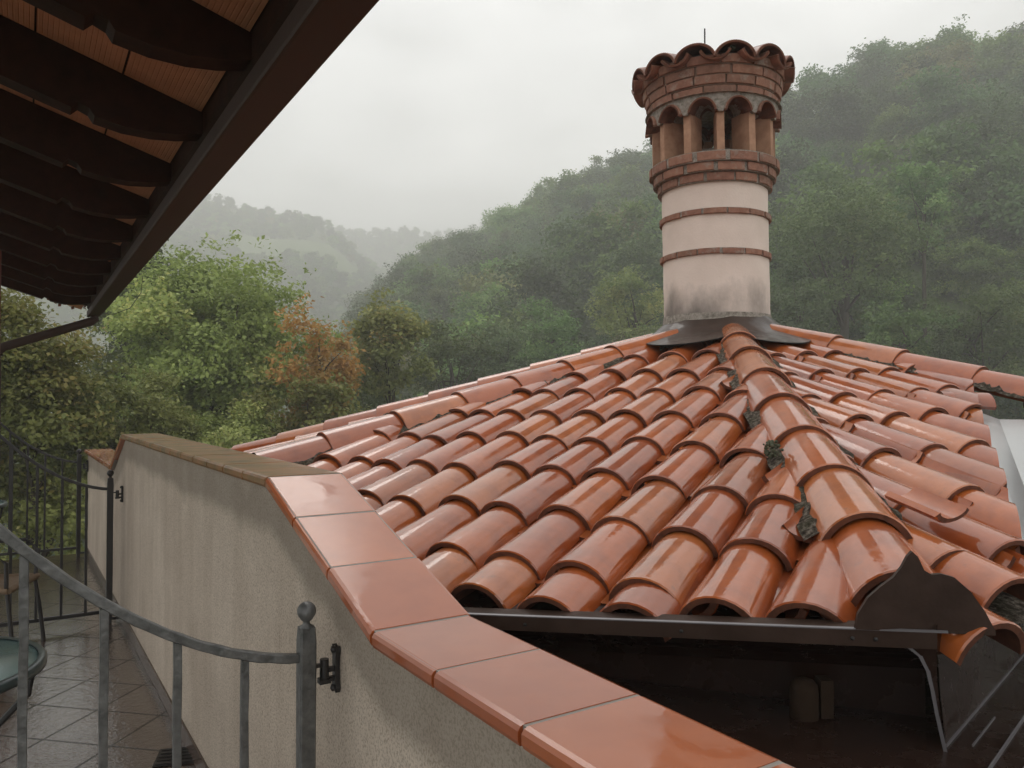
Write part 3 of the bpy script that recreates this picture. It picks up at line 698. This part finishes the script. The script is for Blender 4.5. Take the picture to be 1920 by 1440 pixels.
for (a, za_), (b_, zb_) in zip(crv[1:], crv[2:]):
    w0, w1 = .007, .007
    mb.extrude([pf(a, za_) + ln * .001, pf(a + w0, za_ + .002) + ln * .001, pf(b_ + w1, zb_) + ln * .001, pf(b_, zb_) + ln * .001], ln * .0015)
tk(mb.build('folded_edge', M['edge']))
for a in (-.115, -.16, -.52, -.9):
    mb = MB(); mb.lathe(LB + ld * a + ln * .013 - UP * .020, [(.0045, 0), (.004, .003), (.0005, .0035)], 10, axis=ln); tk(mb.build('rivet', M['iron_dark']))
# metal deck with folded seams
def deck_pt(p): return p
mb = MB(); A_ = wp(-9, C0 + CW - .05, DECK); B_ = wp(1.0, C0 + CW - .05, DECK)
mb.extrude([A_, B_, B_ + V((5, 1.5, 0)), A_ + n2 * 1.7], (0, 0, -.03))
o = mb.build('metal_flat_roof', M['metal_shade']); tag(o, kind='structure')
mb = MB()
for off in (.0, -.090, -.140):
    b0 = bs + V((pd.y, -pd.x, 0)) * -off - pd * (.0 if off == 0 else .9); L_ = 2.6
    mb.box(b0 + pd * L_ / 2 + UP * .003, pd * L_ / 2, V((pd.y, -pd.x, 0)) * .0022, UP * .003)
tk(mb.build('standing_seam', M['edge']))
mb = MB(); b0 = bs + V((pd.y, -pd.x, 0)) * .04; mb.box(b0 + pd * .14 + UP * .002, pd * .10, V((pd.y, -pd.x, 0)) * .0014, UP * .002); tk(mb.build('sheet_lap', M['edge']))
# worn pipe stub below the eave
pb = V((.665, 1.80, DECK)); ps = empty('pipe_stub', pb)
tag(ps, 'worn tan pipe stub poking up in the dark below the eave', 'pipe')
mb = MB(); mb.lathe((0, 0, 0), [(.032, 0), (.032, .06), (.030, .072), (.022, .082), (.010, .087), (.001, .088)], 20); mb.build('pipe', mat('aged tan plastic', (.035, .022, .014), .8, spec=.1, fn=lambda t, b: bump(t, b, noise_node(t, 30, 5).outputs[0], .5, .01)), ps)
mb = MB(); mb.box((.045, 0, .045), (.014, 0, 0), (0, .02, 0), (0, 0, .042)); mb.build('clip', bpy.data.materials['aged tan plastic'], ps)
# valley: pale metal gutter and the neighbouring slope
mb = MB(); vs = []
for i, t_ in enumerate((-1.42, -1.1, -.6, 0, .35)):
    c = P0v + DVv * t_; z = -.031 - .185 * 0 + (t_ * .245) - .11
    for a, h in ((-.10, .03), (.03, -.01), (.09, -.035), (.20, -.035), (.50, .03)): vs.append(c + VALN * a + UP * (z + h))
mb.add(vs, [(i * 5 + k, i * 5 + k + 1, (i + 1) * 5 + k + 1, (i + 1) * 5 + k) for i in range(4) for k in range(4)])
tk(mb.build('valley_flashing', M['zinc']))
mb = MB(); ndn = (-VALN * .93 - DVv * .25 - UP * .16).normalized(); nnr = UP - ndn * UP.dot(ndn); nnr.normalize(); nl = nnr.cross(ndn).normalized()
for k, t_ in enumerate((.55, .30, .05, -.20, -.45, -.7)):
    for j in range(3):
        mb.cur = random.random(); p = P0v + DVv * t_ + VALN * (.23 + .34 * j) + UP * (-.031 + t_ * .10 + .0 + .05 * j + .015)
        barrel(mb, p, ndn, nnr, nl, .45, .10, .085, .075, .06)
tk(tag(mb.build('neighbouring_slope', M['tile']), 'tile ends of the neighbouring slope at the right edge'))
mb = MB(); q0 = P0v + DVv * .42 + VALN * .05 + UP * (.035); barrel(mb, q0, (VALN * .9 + DVv * .3 - UP * .05).normalized(), UP, UP.cross((VALN * .9 + DVv * .3).normalized()), .22, .095, .085, .07, .06)
tk(mb.build('cut_tile', M['tile']))
# turret wall below (unseen mostly)
mb = MB(); vs = []
for z in (-6, DECK - .05):
    for k in range(8): vs.append(V((AX + cos(azs[k]) * 3.3, AY + sin(azs[k]) * 3.3, z)))
mb.add(vs, [(k, (k + 1) % 8, 8 + (k + 1) % 8, 8 + k) for k in range(8)])
tk(mb.build('turret_wall', M['plaster'], extra=lambda me: me.attributes.new('damp', 'FLOAT', 'POINT'), cuts=[WALLCUT]))

# ============================================================= house eave above us
e_n = V((.85, .526, 0)); e_d = V((-.526, .85, 0))       # e_n outward (to the valley), e_d along the eave, away
GC, GZ, SL = .631, .85, .32
def ep(t, d, z): return e_d * t + e_n * (GC - d) + UP * z          # d: inward distance from gutter's outer edge
T0, T1 = .2, 8.86
house = empty('house', ep(4, .9, FLOOR)); tag(house, 'dark timber eave of the house overhead, with terracotta ceiling tiles and brown gutter', 'house')
def hk(o): return keep(o, house)
ZT = .985         # underside of ceiling tiles at d=.13
def ztv(d): return ZT + SL * (d - .13)
# rafters
kink_Y = [1.94 + .583 * i for i in range(-3, 12)]
zk = .865
raf_t = []
for Yk in kink_Y:
    # point on kink line d=.48 with world y=Yk
    base = e_n * (GC - .48); t = (Yk - base.y) / e_d.y; raf_t.append(t - .05)
prf = [(.10, ztv(.10) - .035), (.13, ztv(.13) - .075), (.20, ztv(.20) - .112), (.28, ztv(.28) - .145), (.37, ztv(.37) - .170), (.455, ztv(.455) - .180), (.47, ztv(.47) - .162), (.50, ztv(.5) - .158), (.52, ztv(.52) - .184), (2.9, ztv(2.9) - .182)]
for t in raf_t:
    if t < T0 - .6 or t > T1: continue
    mb = MB(); poly = [ep(t, d, z) for d, z in prf] + [ep(t, 2.9, ztv(2.9) - .001), ep(t, .10, ztv(.10) - .001)]
    mb.extrude(poly, e_d * .085); hk(mb.build('rafter', M['wood']))
# ceiling tiles (hollow clay planks with fine ribs), one mesh per bay
bays = list(zip(raf_t, raf_t[1:] + [T1]))
for (ta, tb) in bays:
    if tb < T0 - .5: continue
    mb = MB(); ta2 = ta + .06; tb2 = min(tb + .02, T1)
    d = .13
    for k in range(8):
        d1 = d + .245; mb.cur = random.random()
        nr_ = 17
        for q in range(nr_):
            da = d + .003 + (.239) * q / nr_; db = d + .003 + .239 * (q + .62) / nr_; dc_ = d + .003 + .239 * (q + 1) / nr_
            for (u0, u1, h0, h1) in ((da, db, 0, 0), (db, (db + dc_) / 2, 0, .0014), ((db + dc_) / 2, dc_, .0014, 0)):
                mb.add([ep(ta2, u0, ztv(u0) + h0), ep(tb2, u0, ztv(u0) + h0), ep(tb2, u1, ztv(u1) + h1), ep(ta2, u1, ztv(u1) + h1)], [(0, 1, 2, 3)])
        d = d1
    hk(mb.build('ceiling_tiles', M['tavella']))
mb = MB()     # boards above the tiles + fascia
mb.extrude([ep(T0 - .9, .06, ztv(.06) + .02), ep(T0 - .9, 3.0, ztv(3.0) + .02), ep(T0 - .9, 3.0, ztv(3.0) + .06), ep(T0 - .9, .06, ztv(.06) + .06)], e_d * (T1 - T0 + .9))
hk(mb.build('roof_boarding', M['wood']))
mb = MB(); mb.extrude([ep(T0 - .9, .09, .875), ep(T0 - .9, .128, .915), ep(T0 - .9, .128, ztv(.13) + .02), ep(T0 - .9, .09, ztv(.09) + .02)], e_d * (T1 - T0 + .9)); hk(mb.build('fascia_board', M['wood']))
# gutter: half round with a rolled lip
mb = MB(); G = []
G = [(0, 0), (0, -.026), (.003, -.032), (.010, -.035), (.118, -.056), (.126, -.055), (.130, -.048), (.130, .0)]
pr_ = [(x, GZ + .03 + z) for x, z in G]; pr2 = [(x, z + .0035) for x, z in G]
n = 60
for P_ in (pr_, [(x * .96 + .0026, z + .003) for x, z in pr_]):
    vs = [ep(T0 - .9 + (T1 - T0 + .9) * i / n, x, z) for i in range(n + 1) for x, z in P_]; K = len(P_)
    mb.add(vs, [(i * K + k, (i + 1) * K + k, (i + 1) * K + k + 1, i * K + k + 1) for i in range(n) for k in range(K - 1)], False)
mb.tube([ep(T0 - .9, .003, GZ + .034), ep(T1, .003, GZ + .034)], .008, 8)
mb.extrude([ep(T1, x, z) for x, z in pr_], e_d * .004)
hk(mb.build('gutter', M['gutter']))
# roof tiles on top
mb = MB(); t = T0 - .8; nrH = (e_n * SL + UP).normalized(); dnH = (e_n - UP * SL).normalized(); ltH = nrH.cross(dnH)
while t < T1 + .1:
    for k in range(3 if t > T1 - .5 else 1):
        mb.cur = random.random(); d = .075 + k * .37
        barrel(mb, ep(t, d, ztv(d) + .16), (dnH - nrH * .02).normalized(), nrH, ltH, .46, .10, .082, .075, .06)
        barrel(mb, ep(t + .11, d - .02, ztv(d) + .062), dnH, nrH, ltH, .46, .09, .08, .06, .06, flip=True)
    t += .22
hk(mb.build('roof_tiles', M['tile']))
mb = MB(); mb.extrude([ep(T1 - .02, .0, ztv(0) + .05), ep(T1 - .02, 2.9, ztv(2.9) + .05), ep(T1 - .02, 2.9, ztv(2.9) - .03), ep(T1 - .02, .06, ztv(.06) - .05)], e_d * .03); hk(mb.build('verge_board', M['wood']))
mb = MB(); tl = random.Random(3)      # wavy ends of the verge tiles hanging past the last rafter
for k in range(9):
    d = .02 + k * .2; mb.cur = tl.random(); barrel(mb, ep(T1 + .10, d + .1, ztv(d) + .05), e_d, UP, e_n, .3, .10, .09, .05, .045, seg=10, flip=True)
hk(mb.build('verge_tiles', M['tile']))
# downpipe swan neck and the timber post
mb = MB(); g0 = ep(T1 - .10, .065, GZ - .02)
mb.tube([g0 + UP * .02, g0 - UP * .03, g0 - UP * .055 - e_n * .03, g0 - e_n * .75 - UP * .33, g0 - e_n * .80 - UP * .38, g0 - e_n * .81 - UP * .48, g0 - e_n * .81 - UP * 2.3], .042, 14, smooth=True)
hk(mb.build('downpipe', M['gutter']))
mb = MB(); pc_ = V((-3.64, 5.47, 0)); mb.box(pc_ + UP * (-.25), e_n * .055, e_d * .06, UP * 1.35); hk(mb.build('timber_post', M['wood_red']))
# leaves caught at the end of the eave
mb = MB()
for k in range(40):
    p = ep(T1 - .05 + random.uniform(-.1, .06), random.uniform(.1, .9), 0); d = (GC - p.dot(e_n)); p.z = ztv(d) - .03 - random.uniform(0, .10)
    a = V((random.uniform(-1, 1), random.uniform(-1, 1), random.uniform(-1, 1))).normalized() * .022; b_ = a.cross(V((random.random(), random.random(), 1))).normalized() * .018
    mb.cur = random.random(); mb.add([p - a, p + b_, p + a, p - b_], [(0, 1, 2, 3)])
tag(mb.build('dead_creeper', M['leaf_orange']), 'brown dead leaves hanging from the far end of the eave', 'dead leaves', kind='stuff')
mb = MB(); w0 = ep(T1 - .02, .03, GZ + .02)
mb.tube([w0, w0 + V((.12, .05, -.01)), w0 + V((.27, .1, .06)), w0 + V((.36, .14, .22)), w0 + V((.37, .15, .38))], .0035, 5)
hk(mb.build('loose_wire', M['iron_dark']))

# ============================================================= furniture on the terrace
def table(c, r, label, h=.75):
    t = empty('bistro_table', (c[0], c[1], FLOOR)); tag(t, label, 'table', 'round glass bistro tables')
    mb = MB(); mb.lathe((0, 0, h), [(.0005, -.008), (r - .02, -.008), (r - .02, 0), (.0005, 0)], 48); mb.build('glass_top', M['glass'], t)
    mb = MB(); mb.lathe((0, 0, h), [(r - .022, .004), (r - .004, .006), (r + .004, -.004), (r + .003, -.024), (r - .006, -.026), (r - .018, -.012), (r - .022, .004)], 48); mb.build('rim', M['teal'], t)
    for k in range(4):
        a = k * pi / 2 + .5; mb = MB(); e = V((cos(a), sin(a), 0))
        mb.tube([e * (r - .03) + UP * (h - .02), e * (r - .05) + UP * (h - .12), e * .10 + UP * .40, e * .12 + UP * .25, e * (r - .06) + UP * .0], .011, 8); mb.build('leg', M['iron_dark'], t)
    return t
table((-1.88, 2.46), .37, 'nearest round glass table with a teal rim, cut by the left edge')
table((-4.50, 6.35), .36, 'round glass table at the far left beyond the second railing')
def chair(c, rz, label):
    t = empty('bistro_chair', (c[0], c[1], FLOOR)); t.rotation_euler.z = rz; tag(t, label, 'chair', 'metal bistro chairs with wicker seats')
    mb = MB(); vs = []; n = 14
    for i in range(n + 1):
        for k in range(n + 1):
            x, y = (i / n - .5) * .42, (k / n - .5) * .42; vs.append((x * (1 - .1 * (k / n)), y, .44 - .02 * cos(x * 7) * cos(y * 7) + .003 * ((i + k) % 2)))
    mb.add(vs, [(i * (n + 1) + k, (i + 1) * (n + 1) + k, (i + 1) * (n + 1) + k + 1, i * (n + 1) + k + 1) for i in range(n) for k in range(n)])
    mb.tube([(-.21, -.21, .43), (.21, -.21, .43), (.19, .21, .43), (-.19, .21, .43), (-.21, -.21, .43)], .022, 8); mb.build('seat', M['wicker'], t)
    for sx in (-1, 1):
        mb = MB(); mb.tube([(sx * .20, -.20, .43), (sx * .215, -.23, .2), (sx * .225, -.25, 0)], .013, 8); mb.build('leg', M['iron_dark'], t)
        mb = MB(); mb.tube([(sx * .19, .20, .45), (sx * .205, .235, .22), (sx * .215, .26, 0)], .013, 8); mb.build('leg', M['iron_dark'], t)
        mb = MB(); mb.tube([(sx * .21, -.20, .44), (sx * .235, -.21, .60), (sx * .235, -.13, .67), (sx * .235, .08, .66), (sx * .22, .22, .63)], .013, 8); mb.build('armrest', M['iron_dark'], t)
    mb = MB(); mb.tube([(-.19, .20, .43), (-.21, .25, .62), (-.20, .28, .80), (-.12, .30, .88), (0, .305, .90), (.12, .30, .88), (.20, .28, .80), (.21, .25, .62), (.19, .20, .43)], .014, 8); mb.build('back_frame', M['iron_dark'], t)
    mb = MB(); vs = []
    for i in range(11):
        for k in range(9):
            x = (i / 10 - .5) * .38; z = .52 + k * .038; vs.append((x, .22 + (z - .43) * .19 + .006 * ((i + k) % 2), z + (.03 * (1 - (x / .19) ** 2) if k == 8 else 0)))
    mb.add(vs, [(i * 9 + k, (i + 1) * 9 + k, (i + 1) * 9 + k + 1, i * 9 + k + 1) for i in range(10) for k in range(8)]); mb.build('backrest', M['wicker'], t)
    return t
chair((-3.33, 5.0), R(100), 'dark metal chair with a tan wicker seat behind the second railing')

# ============================================================= landscape
def lerp(tab, x):
    xs = [a for a, _ in tab]; ys = [b_ for _, b_ in tab]; return np.interp(x, xs, ys)
U = lambda px: (px - 960) / 1471
def sky_tab(pts): return [(U(a), (750 - b_) / 1471) for a, b_ in pts]
R1 = sky_tab([(560, 700), (640, 640), (700, 575), (760, 505), (860, 462), (985, 415), (1060, 355), (1160, 300), (1240, 270), (1330, 225), (1460, 160), (1560, 112), (1700, 52), (1800, 38), (1920, 34), (2200, 10), (2900, 0)])
D1 = [(U(560), 190), (U(985), 165), (U(1240), 140), (U(1460), 125), (U(1700), 112), (U(2900), 105)]
R2 = sky_tab([(-700, 420), (100, 300), (320, 352), (400, 362), (470, 380), (560, 388), (610, 400), (640, 425), (665, 456), (720, 492), (780, 540), (900, 600), (1100, 690)])
R3 = sky_tab([(500, 440), (600, 420), (700, 422), (760, 426), (850, 429), (930, 419), (1000, 404), (1300, 380), (2600, 360)])
BASE = -11.0
def ridge(u, y, tab, D, y0, th_, p=1.0):
    e = lerp(tab, u); top_ = e * D - th_
    f = np.clip((y - y0) / (D - y0), 0, 1) ** p
    z = BASE + (top_ - BASE) * f
    back = np.clip((y - D) / (D * .5), 0, 1)
    return z - back * (top_ - BASE) * .8
def H(x, y):
    x = np.asarray(x, float); y = np.asarray(y, float); yy = np.maximum(y, 5); u = x / yy
    a = ridge(u, yy, R1, lerp(D1, u), 26, 7.0, .95); b_ = ridge(u, yy, R2, 430., 180., 6, .9); c = ridge(u, yy, R3, 600., 440., 6)
    h = np.maximum(np.maximum(a, b_), c)
    h = h + (np.sin(x * .11 + 1) * np.cos(y * .09) * 1.1 + np.sin(x * .031 - y * .027) * 1.6) * np.clip((yy - 30) / 40, 0, 1)
    return np.where(y < 5, BASE, np.maximum(h, BASE))
mb = MB()
ys = list(np.linspace(-60, 20, 9)) + list(20 * (760 / 20) ** (np.linspace(0, 1, 110)[1:]))
xs = np.linspace(-1, 1, 140); vs = []
for y in ys:
    w = max(60, abs(y) * 1.6 + 40); X = xs * w; Z = H(X, np.full_like(X, y))
    vs += [(float(a), float(y), float(b_)) for a, b_ in zip(X, Z)]
n = len(xs); mb.add(vs, [(i * n + k, i * n + k + 1, (i + 1) * n + k + 1, (i + 1) * n + k) for i in range(len(ys) - 1) for k in range(n - 1)], True)
tag(mb.build('hillside_terrain', M['grass']), kind='structure')

# ---- trees
def crown_mesh(name, m, w, h, leaves, size, seed, lobes=22, droop=.2, dens=.62, conic=0, lo=-.5):
    """crown centred at origin, radius w/2, height h; many small leaf faces gathered in boughs"""
    r = np.random.default_rng(seed)
    cs = []
    while len(cs) < lobes:
        p = r.uniform(-1, 1, 3)
        q = np.linalg.norm(p)
        if q > 1 or q < .35: continue
        if conic and hypot(p[0], p[1]) > (1 - (p[2] + 1) / 2) * 1.1 + .12: continue
        p *= (.72 + .28 * r.random()); cs.append(p)
    cs = np.array(cs); rad = r.uniform(.24, .46, lobes) * (1 if not conic else .8)
    # twigs inside each bough: leaf groups
    G = max(lobes * 6, leaves // 14); gi = r.integers(0, lobes, G)
    dv = r.normal(size=(G, 3)); dv /= np.linalg.norm(dv, axis=1)[:, None]; dv[:, 2] = np.abs(dv[:, 2]) * .9 + dv[:, 2] * .25
    gp = cs[gi] + dv * rad[gi][:, None] * (r.random(G)[:, None] ** .45)
    gp *= 1 + .06 * r.normal(size=(G, 1))
    gp = gp * np.array([w / 2, w / 2, h / 2])
    li = r.integers(0, G, leaves); pos = gp[li] + r.normal(size=(leaves, 3)) * np.array([1, 1, .65]) * size * 1.9
    pos[:, 2] -= np.hypot(pos[:, 0], pos[:, 1]) * droop * .15
    nrm = r.normal(size=(leaves, 3)) * .75 + np.array([0, 0, .8]) + pos / (np.linalg.norm(pos, axis=1)[:, None] + 1e-6) * .5
    nrm /= np.linalg.norm(nrm, axis=1)[:, None]
    t = np.cross(nrm, r.normal(size=(leaves, 3))); t /= np.linalg.norm(t, axis=1)[:, None]; b_ = np.cross(nrm, t)
    s = size * r.uniform(.55, 1.25, (leaves, 1)); cup = nrm * s * .18
    vs = np.stack([pos - t * s, pos - b_ * s * .62 + cup * .6, pos + t * s * 1.1 - cup, pos + b_ * s * .62 + cup * .6], 1).reshape(-1, 3)
    me = bpy.data.meshes.new(name); me.vertices.add(len(vs)); me.vertices.foreach_set('co', vs.ravel())
    me.loops.add(leaves * 4); me.loops.foreach_set('vertex_index', np.arange(leaves * 4)); me.polygons.add(leaves)
    me.polygons.foreach_set('loop_start', np.arange(leaves) * 4); me.update(calc_edges=True)
    at = me.attributes.new('rnd', 'FLOAT', 'FACE'); gr = r.random(lobes)[gi][li] * .55 + r.random(leaves) * .45; at.data.foreach_set('value', gr)
    me.materials.append(M[m]); return me, cs * np.array([w / 2, w / 2, h / 2])
def trunk_mesh(name, w, h, trunk_h, cs, seed):
    r = random.Random(seed); mb = MB(); tr = max(.07, w * .028)
    pts = [V((0, 0, -h / 2 - trunk_h)), V((r.uniform(-.1, .1) * w * .3, r.uniform(-.1, .1) * w * .3, -h / 2)), V((r.uniform(-.05, .05) * w, r.uniform(-.05, .05) * w, 0)), V((0, 0, h * .12))]
    mb.tube(pts, [tr * 1.3, tr, tr * .65, tr * .2], 8)
    for c in cs[:14]:
        c = V(c); s = pts[1].lerp(pts[2], r.random()); mid = s.lerp(c, .5) + UP * w * .03
        mb.tube([s, mid, c], [tr * .42, tr * .25, tr * .07], 5)
    me_o = mb.build(name, M['bark']); me = me_o.data; bpy.data.objects.remove(me_o); return me
def tree(px, ytop, D, wpx, hpx, m, label, kindname='deciduous_tree', leaves=9000, size=None, seed=1, lobes=24, cat='tree', conic=0):
    w = wpx / 1471 * D; h = hpx / 1471 * D; x = U(px) * D; zt = (750 - ytop) / 1471 * D; zc = zt - h / 2
    g = float(H(x, D)); trunk_h = max(.8, zc - h / 2 - g)
    size = size or max(.045, D * .0032)
    o = empty(kindname, (x, D, zc - h / 2 - trunk_h)); tag(o, label, cat)
    me, cs = crown_mesh('crown', m, w, h, leaves, size, seed, lobes=lobes, conic=conic)
    c = bpy.data.objects.new('crown', me); COL.objects.link(c); c.parent = o; c.location = (0, 0, trunk_h + h / 2)
    tm = trunk_mesh('trunk', w, h, trunk_h, cs, seed)
    c = bpy.data.objects.new('trunk', tm); COL.objects.link(c); c.parent = o; c.location = (0, 0, trunk_h + h / 2)
    return o
tree(405, 478, 20, 385, 440, 'leaf_maple', 'big bright green maple rising above the raised middle of the parapet', 'maple_tree', 100000, .062, 3, 70)
tree(265, 478, 25, 230, 420, 'leaf_green', 'green tree behind the left flank of the big maple, under the gutter corner', 'maple_tree', 36000, .072, 4, 40)
tree(60, 560, 13.5, 330, 420, 'leaf_yellow', 'yellowish green tree at the left edge behind the downpipe', 'maple_tree', 48000, .048, 5, 50)
tree(258, 695, 15, 190, 260, 'leaf_maple', 'small bright green maple in front of the big one, above the low parapet end', 'maple_tree', 13000, .045, 6, 22)
tree(440, 735, 16, 230, 240, 'leaf_maple', 'low bright green maple just above the raised parapet', 'maple_tree', 13000, .047, 8, 22)
tree(70, 790, 14, 480, 560, 'leaf_maple', 'low green maple seen through the far railings', 'maple_tree', 30000, .05, 9, 40)
tree(598, 538, 18, 150, 290, 'leaf_orange', 'taller orange autumn tree right of the big maple', 'autumn_tree', 6000, .06, 10, 19)
tree(735, 575, 25, 150, 230, 'leaf_mix', 'second rusty topped autumn tree, right of the orange one', 'autumn_tree', 9000, .08, 11, 20)
tree(570, 700, 17, 200, 240, 'leaf_mix', 'green and brown tree below the orange one, behind the lowest roof tiles', 'autumn_tree', 11000, .06, 12, 24)
tree(690, 690, 27, 230, 210, 'leaf_green', 'green bushy tree just above the left roof skyline', 'deciduous_tree', 9500, .065, 13, 22)
tree(845, 600, 36, 190, 210, 'leaf_green', 'rounded green tree midway along the left roof skyline', 'deciduous_tree', 8000, .09, 14, 20)
tree(945, 590, 41, 150, 170, 'leaf_dark', 'grey green tree between the rusty tree and the chimney', 'deciduous_tree', 7500, .095, 15, 20)
tree(1035, 560, 44, 150, 180, 'leaf_green', 'pointed grey green tree left of the chimney foot', 'deciduous_tree', 7500, .10, 16, 18)
tree(1185, 508, 46, 170, 190, 'leaf_yellow', 'yellow green tree touching the left side of the chimney', 'deciduous_tree', 8500, .10, 17, 22)
tree(1590, 335, 43, 300, 330, 'leaf_green', 'large light green tree right of the chimney', 'deciduous_tree', 22000, .10, 18, 40)
tree(1735, 305, 45, 120, 190, 'leaf_green', 'narrow light green crown leaning out at the right of the large tree', 'deciduous_tree', 6000, .10, 19, 14)
tree(1500, 500, 37, 130, 190, 'leaf_dark', 'dark low tree just right of the chimney foot', 'deciduous_tree', 6500, .085, 20, 16)
tree(1880, 195, 62, 190, 420, 'leaf_dark', 'tall grey green tree at the right edge of the slope', 'deciduous_tree', 13000, .15, 21, 36)
tree(1840, 520, 36, 240, 230, 'leaf_green', 'broad green tree at the right edge above the right hip', 'deciduous_tree', 14000, .085, 22, 26)
tree(1690, 560, 34, 150, 140, 'leaf_green', 'low green bush just above the right hip tiles', 'deciduous_tree', 7000, .08, 23, 16, 'tree')
tree(1768, 610, 33, 60, 110, 'leaf_dark', 'small dark conifer above the end of the right hip', 'conifer_tree', 3500, .06, 24, 22, 'tree', conic=1)

# ---- woods (uncountable): points carrying whole trees
protos = []
for k, (m, w, h, n_, sz) in enumerate((('wood_dark', 7, 8, 8000, .17), ('wood_green', 6.5, 8.5, 8000, .17), ('wood_dark', 6, 9.5, 7500, .17), ('wood_green', 8, 8, 9000, .175), ('leaf_mix', 6, 7, 6000, .17))):
    me, cs = crown_mesh('wood_crown', m, w, h, n_, sz, 50 + k, lobes=22)
    protos.append(me)
def wood(name, label, pts, kinds, scales, seed):
    r = random.Random(seed); me = bpy.data.meshes.new(name); me.from_pydata([tuple(p) for p in pts], [], [])
    for nm, ty, vals in (('kind', 'INT', kinds), ('scl', 'FLOAT', scales), ('rot', 'FLOAT', [r.uniform(0, 6.28) for _ in pts])):
        a = me.attributes.new(nm, ty, 'POINT'); a.data.foreach_set('value', vals)
    o = bpy.data.objects.new(name, me); COL.objects.link(o)
    g = bpy.data.node_groups.new(name, 'GeometryNodeTree'); g.interface.new_socket('Geometry', in_out='INPUT', socket_type='NodeSocketGeometry'); g.interface.new_socket('Geometry', in_out='OUTPUT', socket_type='NodeSocketGeometry')
    gi = g.nodes.new('NodeGroupInput'); go = g.nodes.new('NodeGroupOutput'); jn = g.nodes.new('GeometryNodeJoinGeometry')
    def na(nm, dt):
        a = g.nodes.new('GeometryNodeInputNamedAttribute'); a.data_type = dt; a.inputs[0].default_value = nm; return a.outputs['Attribute']
    for k, pm in enumerate(protos):
        po = bpy.data.objects.get('wood_crown_%d' % k) or bpy.data.objects.new('wood_crown_%d' % k, pm)
        oi = g.nodes.new('GeometryNodeObjectInfo'); oi.inputs['Object'].default_value = po; oi.inputs['As Instance'].default_value = True
        ip = g.nodes.new('GeometryNodeInstanceOnPoints'); cmp_ = g.nodes.new('FunctionNodeCompare'); cmp_.data_type = 'INT'; cmp_.operation = 'EQUAL'
        g.links.new(na('kind', 'INT'), cmp_.inputs[2]); cmp_.inputs[3].default_value = k
        g.links.new(gi.outputs[0], ip.inputs['Points']); g.links.new(cmp_.outputs[0], ip.inputs['Selection']); g.links.new(oi.outputs['Geometry'], ip.inputs['Instance'])
        cx_ = g.nodes.new('ShaderNodeCombineXYZ'); g.links.new(na('rot', 'FLOAT'), cx_.inputs[2]); g.links.new(cx_.outputs[0], ip.inputs['Rotation'])
        g.links.new(na('scl', 'FLOAT'), ip.inputs['Scale']); g.links.new(ip.outputs[0], jn.inputs[0])
    g.links.new(jn.outputs[0], go.inputs[0])
    md = o.modifiers.new('trees', 'NODES'); md.node_group = g
    tag(o, label, 'wood', kind='stuff'); return o
def scatter(u0, u1, y0, y1, sp, seed, test=None, smin=.7, smax=1.25, mixp=.1):
    r = random.Random(seed); P_, K_, S_ = [], [], []
    area = (u1 - u0) * (y1 * y1 - y0 * y0) / 2; n = int(area / (sp * sp))
    for _ in range(n):
        u = r.uniform(u0, u1); y = sqrt(r.uniform(y0 * y0, y1 * y1)); x = u * y
        if test and not test(u, y): continue
        s = r.uniform(smin, smax); z = float(H(x, y)) + 4.3 * s - .6
        P_.append((x, y, z)); K_.append(4 if r.random() < mixp else r.choice((0, 1, 2, 3, 0))); S_.append(s)
    return P_, K_, S_
D1f = lambda u: float(lerp(D1, u))
A1 = scatter(-.24, .85, 50, 175, 4.4, 1, lambda u, y: y < D1f(u) + 8, .5, 1.35, .07)
wood('hillside_wood', 'dense misty green woodland covering the steep hill on the right', *A1, 5)
A2 = scatter(-.75, .9, 27, 62, 4.0, 2, lambda u, y: (u > -.3 or y > 34), .42, .7, .14)
wood('valley_wood', 'mixed green wood filling the valley floor behind the roof and parapet', *A2, 6)
A3 = scatter(-.8, .05, 190, 441, 5.6, 3, lambda u, y: not (-.36 < u < -.20 and 322 < y < 371), .5, .9, .03)
wood('far_hill_wood', 'pale wooded hill fading into mist at the upper left', *A3, 7)
A4 = scatter(-.36, .25, 532, 609, 5.2, 4, None, .6, 1.0, 0)
wood('farthest_ridge_wood', 'faintest wooded ridge in the mist behind the notch of the hills', *A4, 8)
mb = MB(); pts_ = []
for i in range(13):
    a = i / 12
    for (yy_) in (322, 346, 371):
        u = -.37 + .18 * a; pts_.append((u * yy_, yy_, float(H(u * yy_, yy_)) + 1.2))
mb.add(pts_, [(i * 3 + k, (i + 1) * 3 + k, (i + 1) * 3 + k + 1, i * 3 + k + 1) for i in range(12) for k in range(2)], True)
tag(mb.build('hill_meadow', M['meadow']), kind='structure')

# ============================================================= haze
hz = MB(); hz.box((0, 380, 64), (1320, 0, 0), (0, 480, 0), (0, 0, 90))
hm = bpy.data.materials.new('haze'); hm.use_nodes = True; t = hm.node_tree; t.nodes.clear()
pv = t.nodes.new('ShaderNodeVolumePrincipled'); pv.inputs['Color'].default_value = (.985, .98, .965, 1); pv.inputs['Density'].default_value = .0029; pv.inputs['Anisotropy'].default_value = .1
ou = t.nodes.new('ShaderNodeOutputMaterial'); t.links.new(pv.outputs[0], ou.inputs['Volume'])
tag(hz.build('haze', hm), 'pale rain mist hanging in the valley', 'mist', kind='stuff')
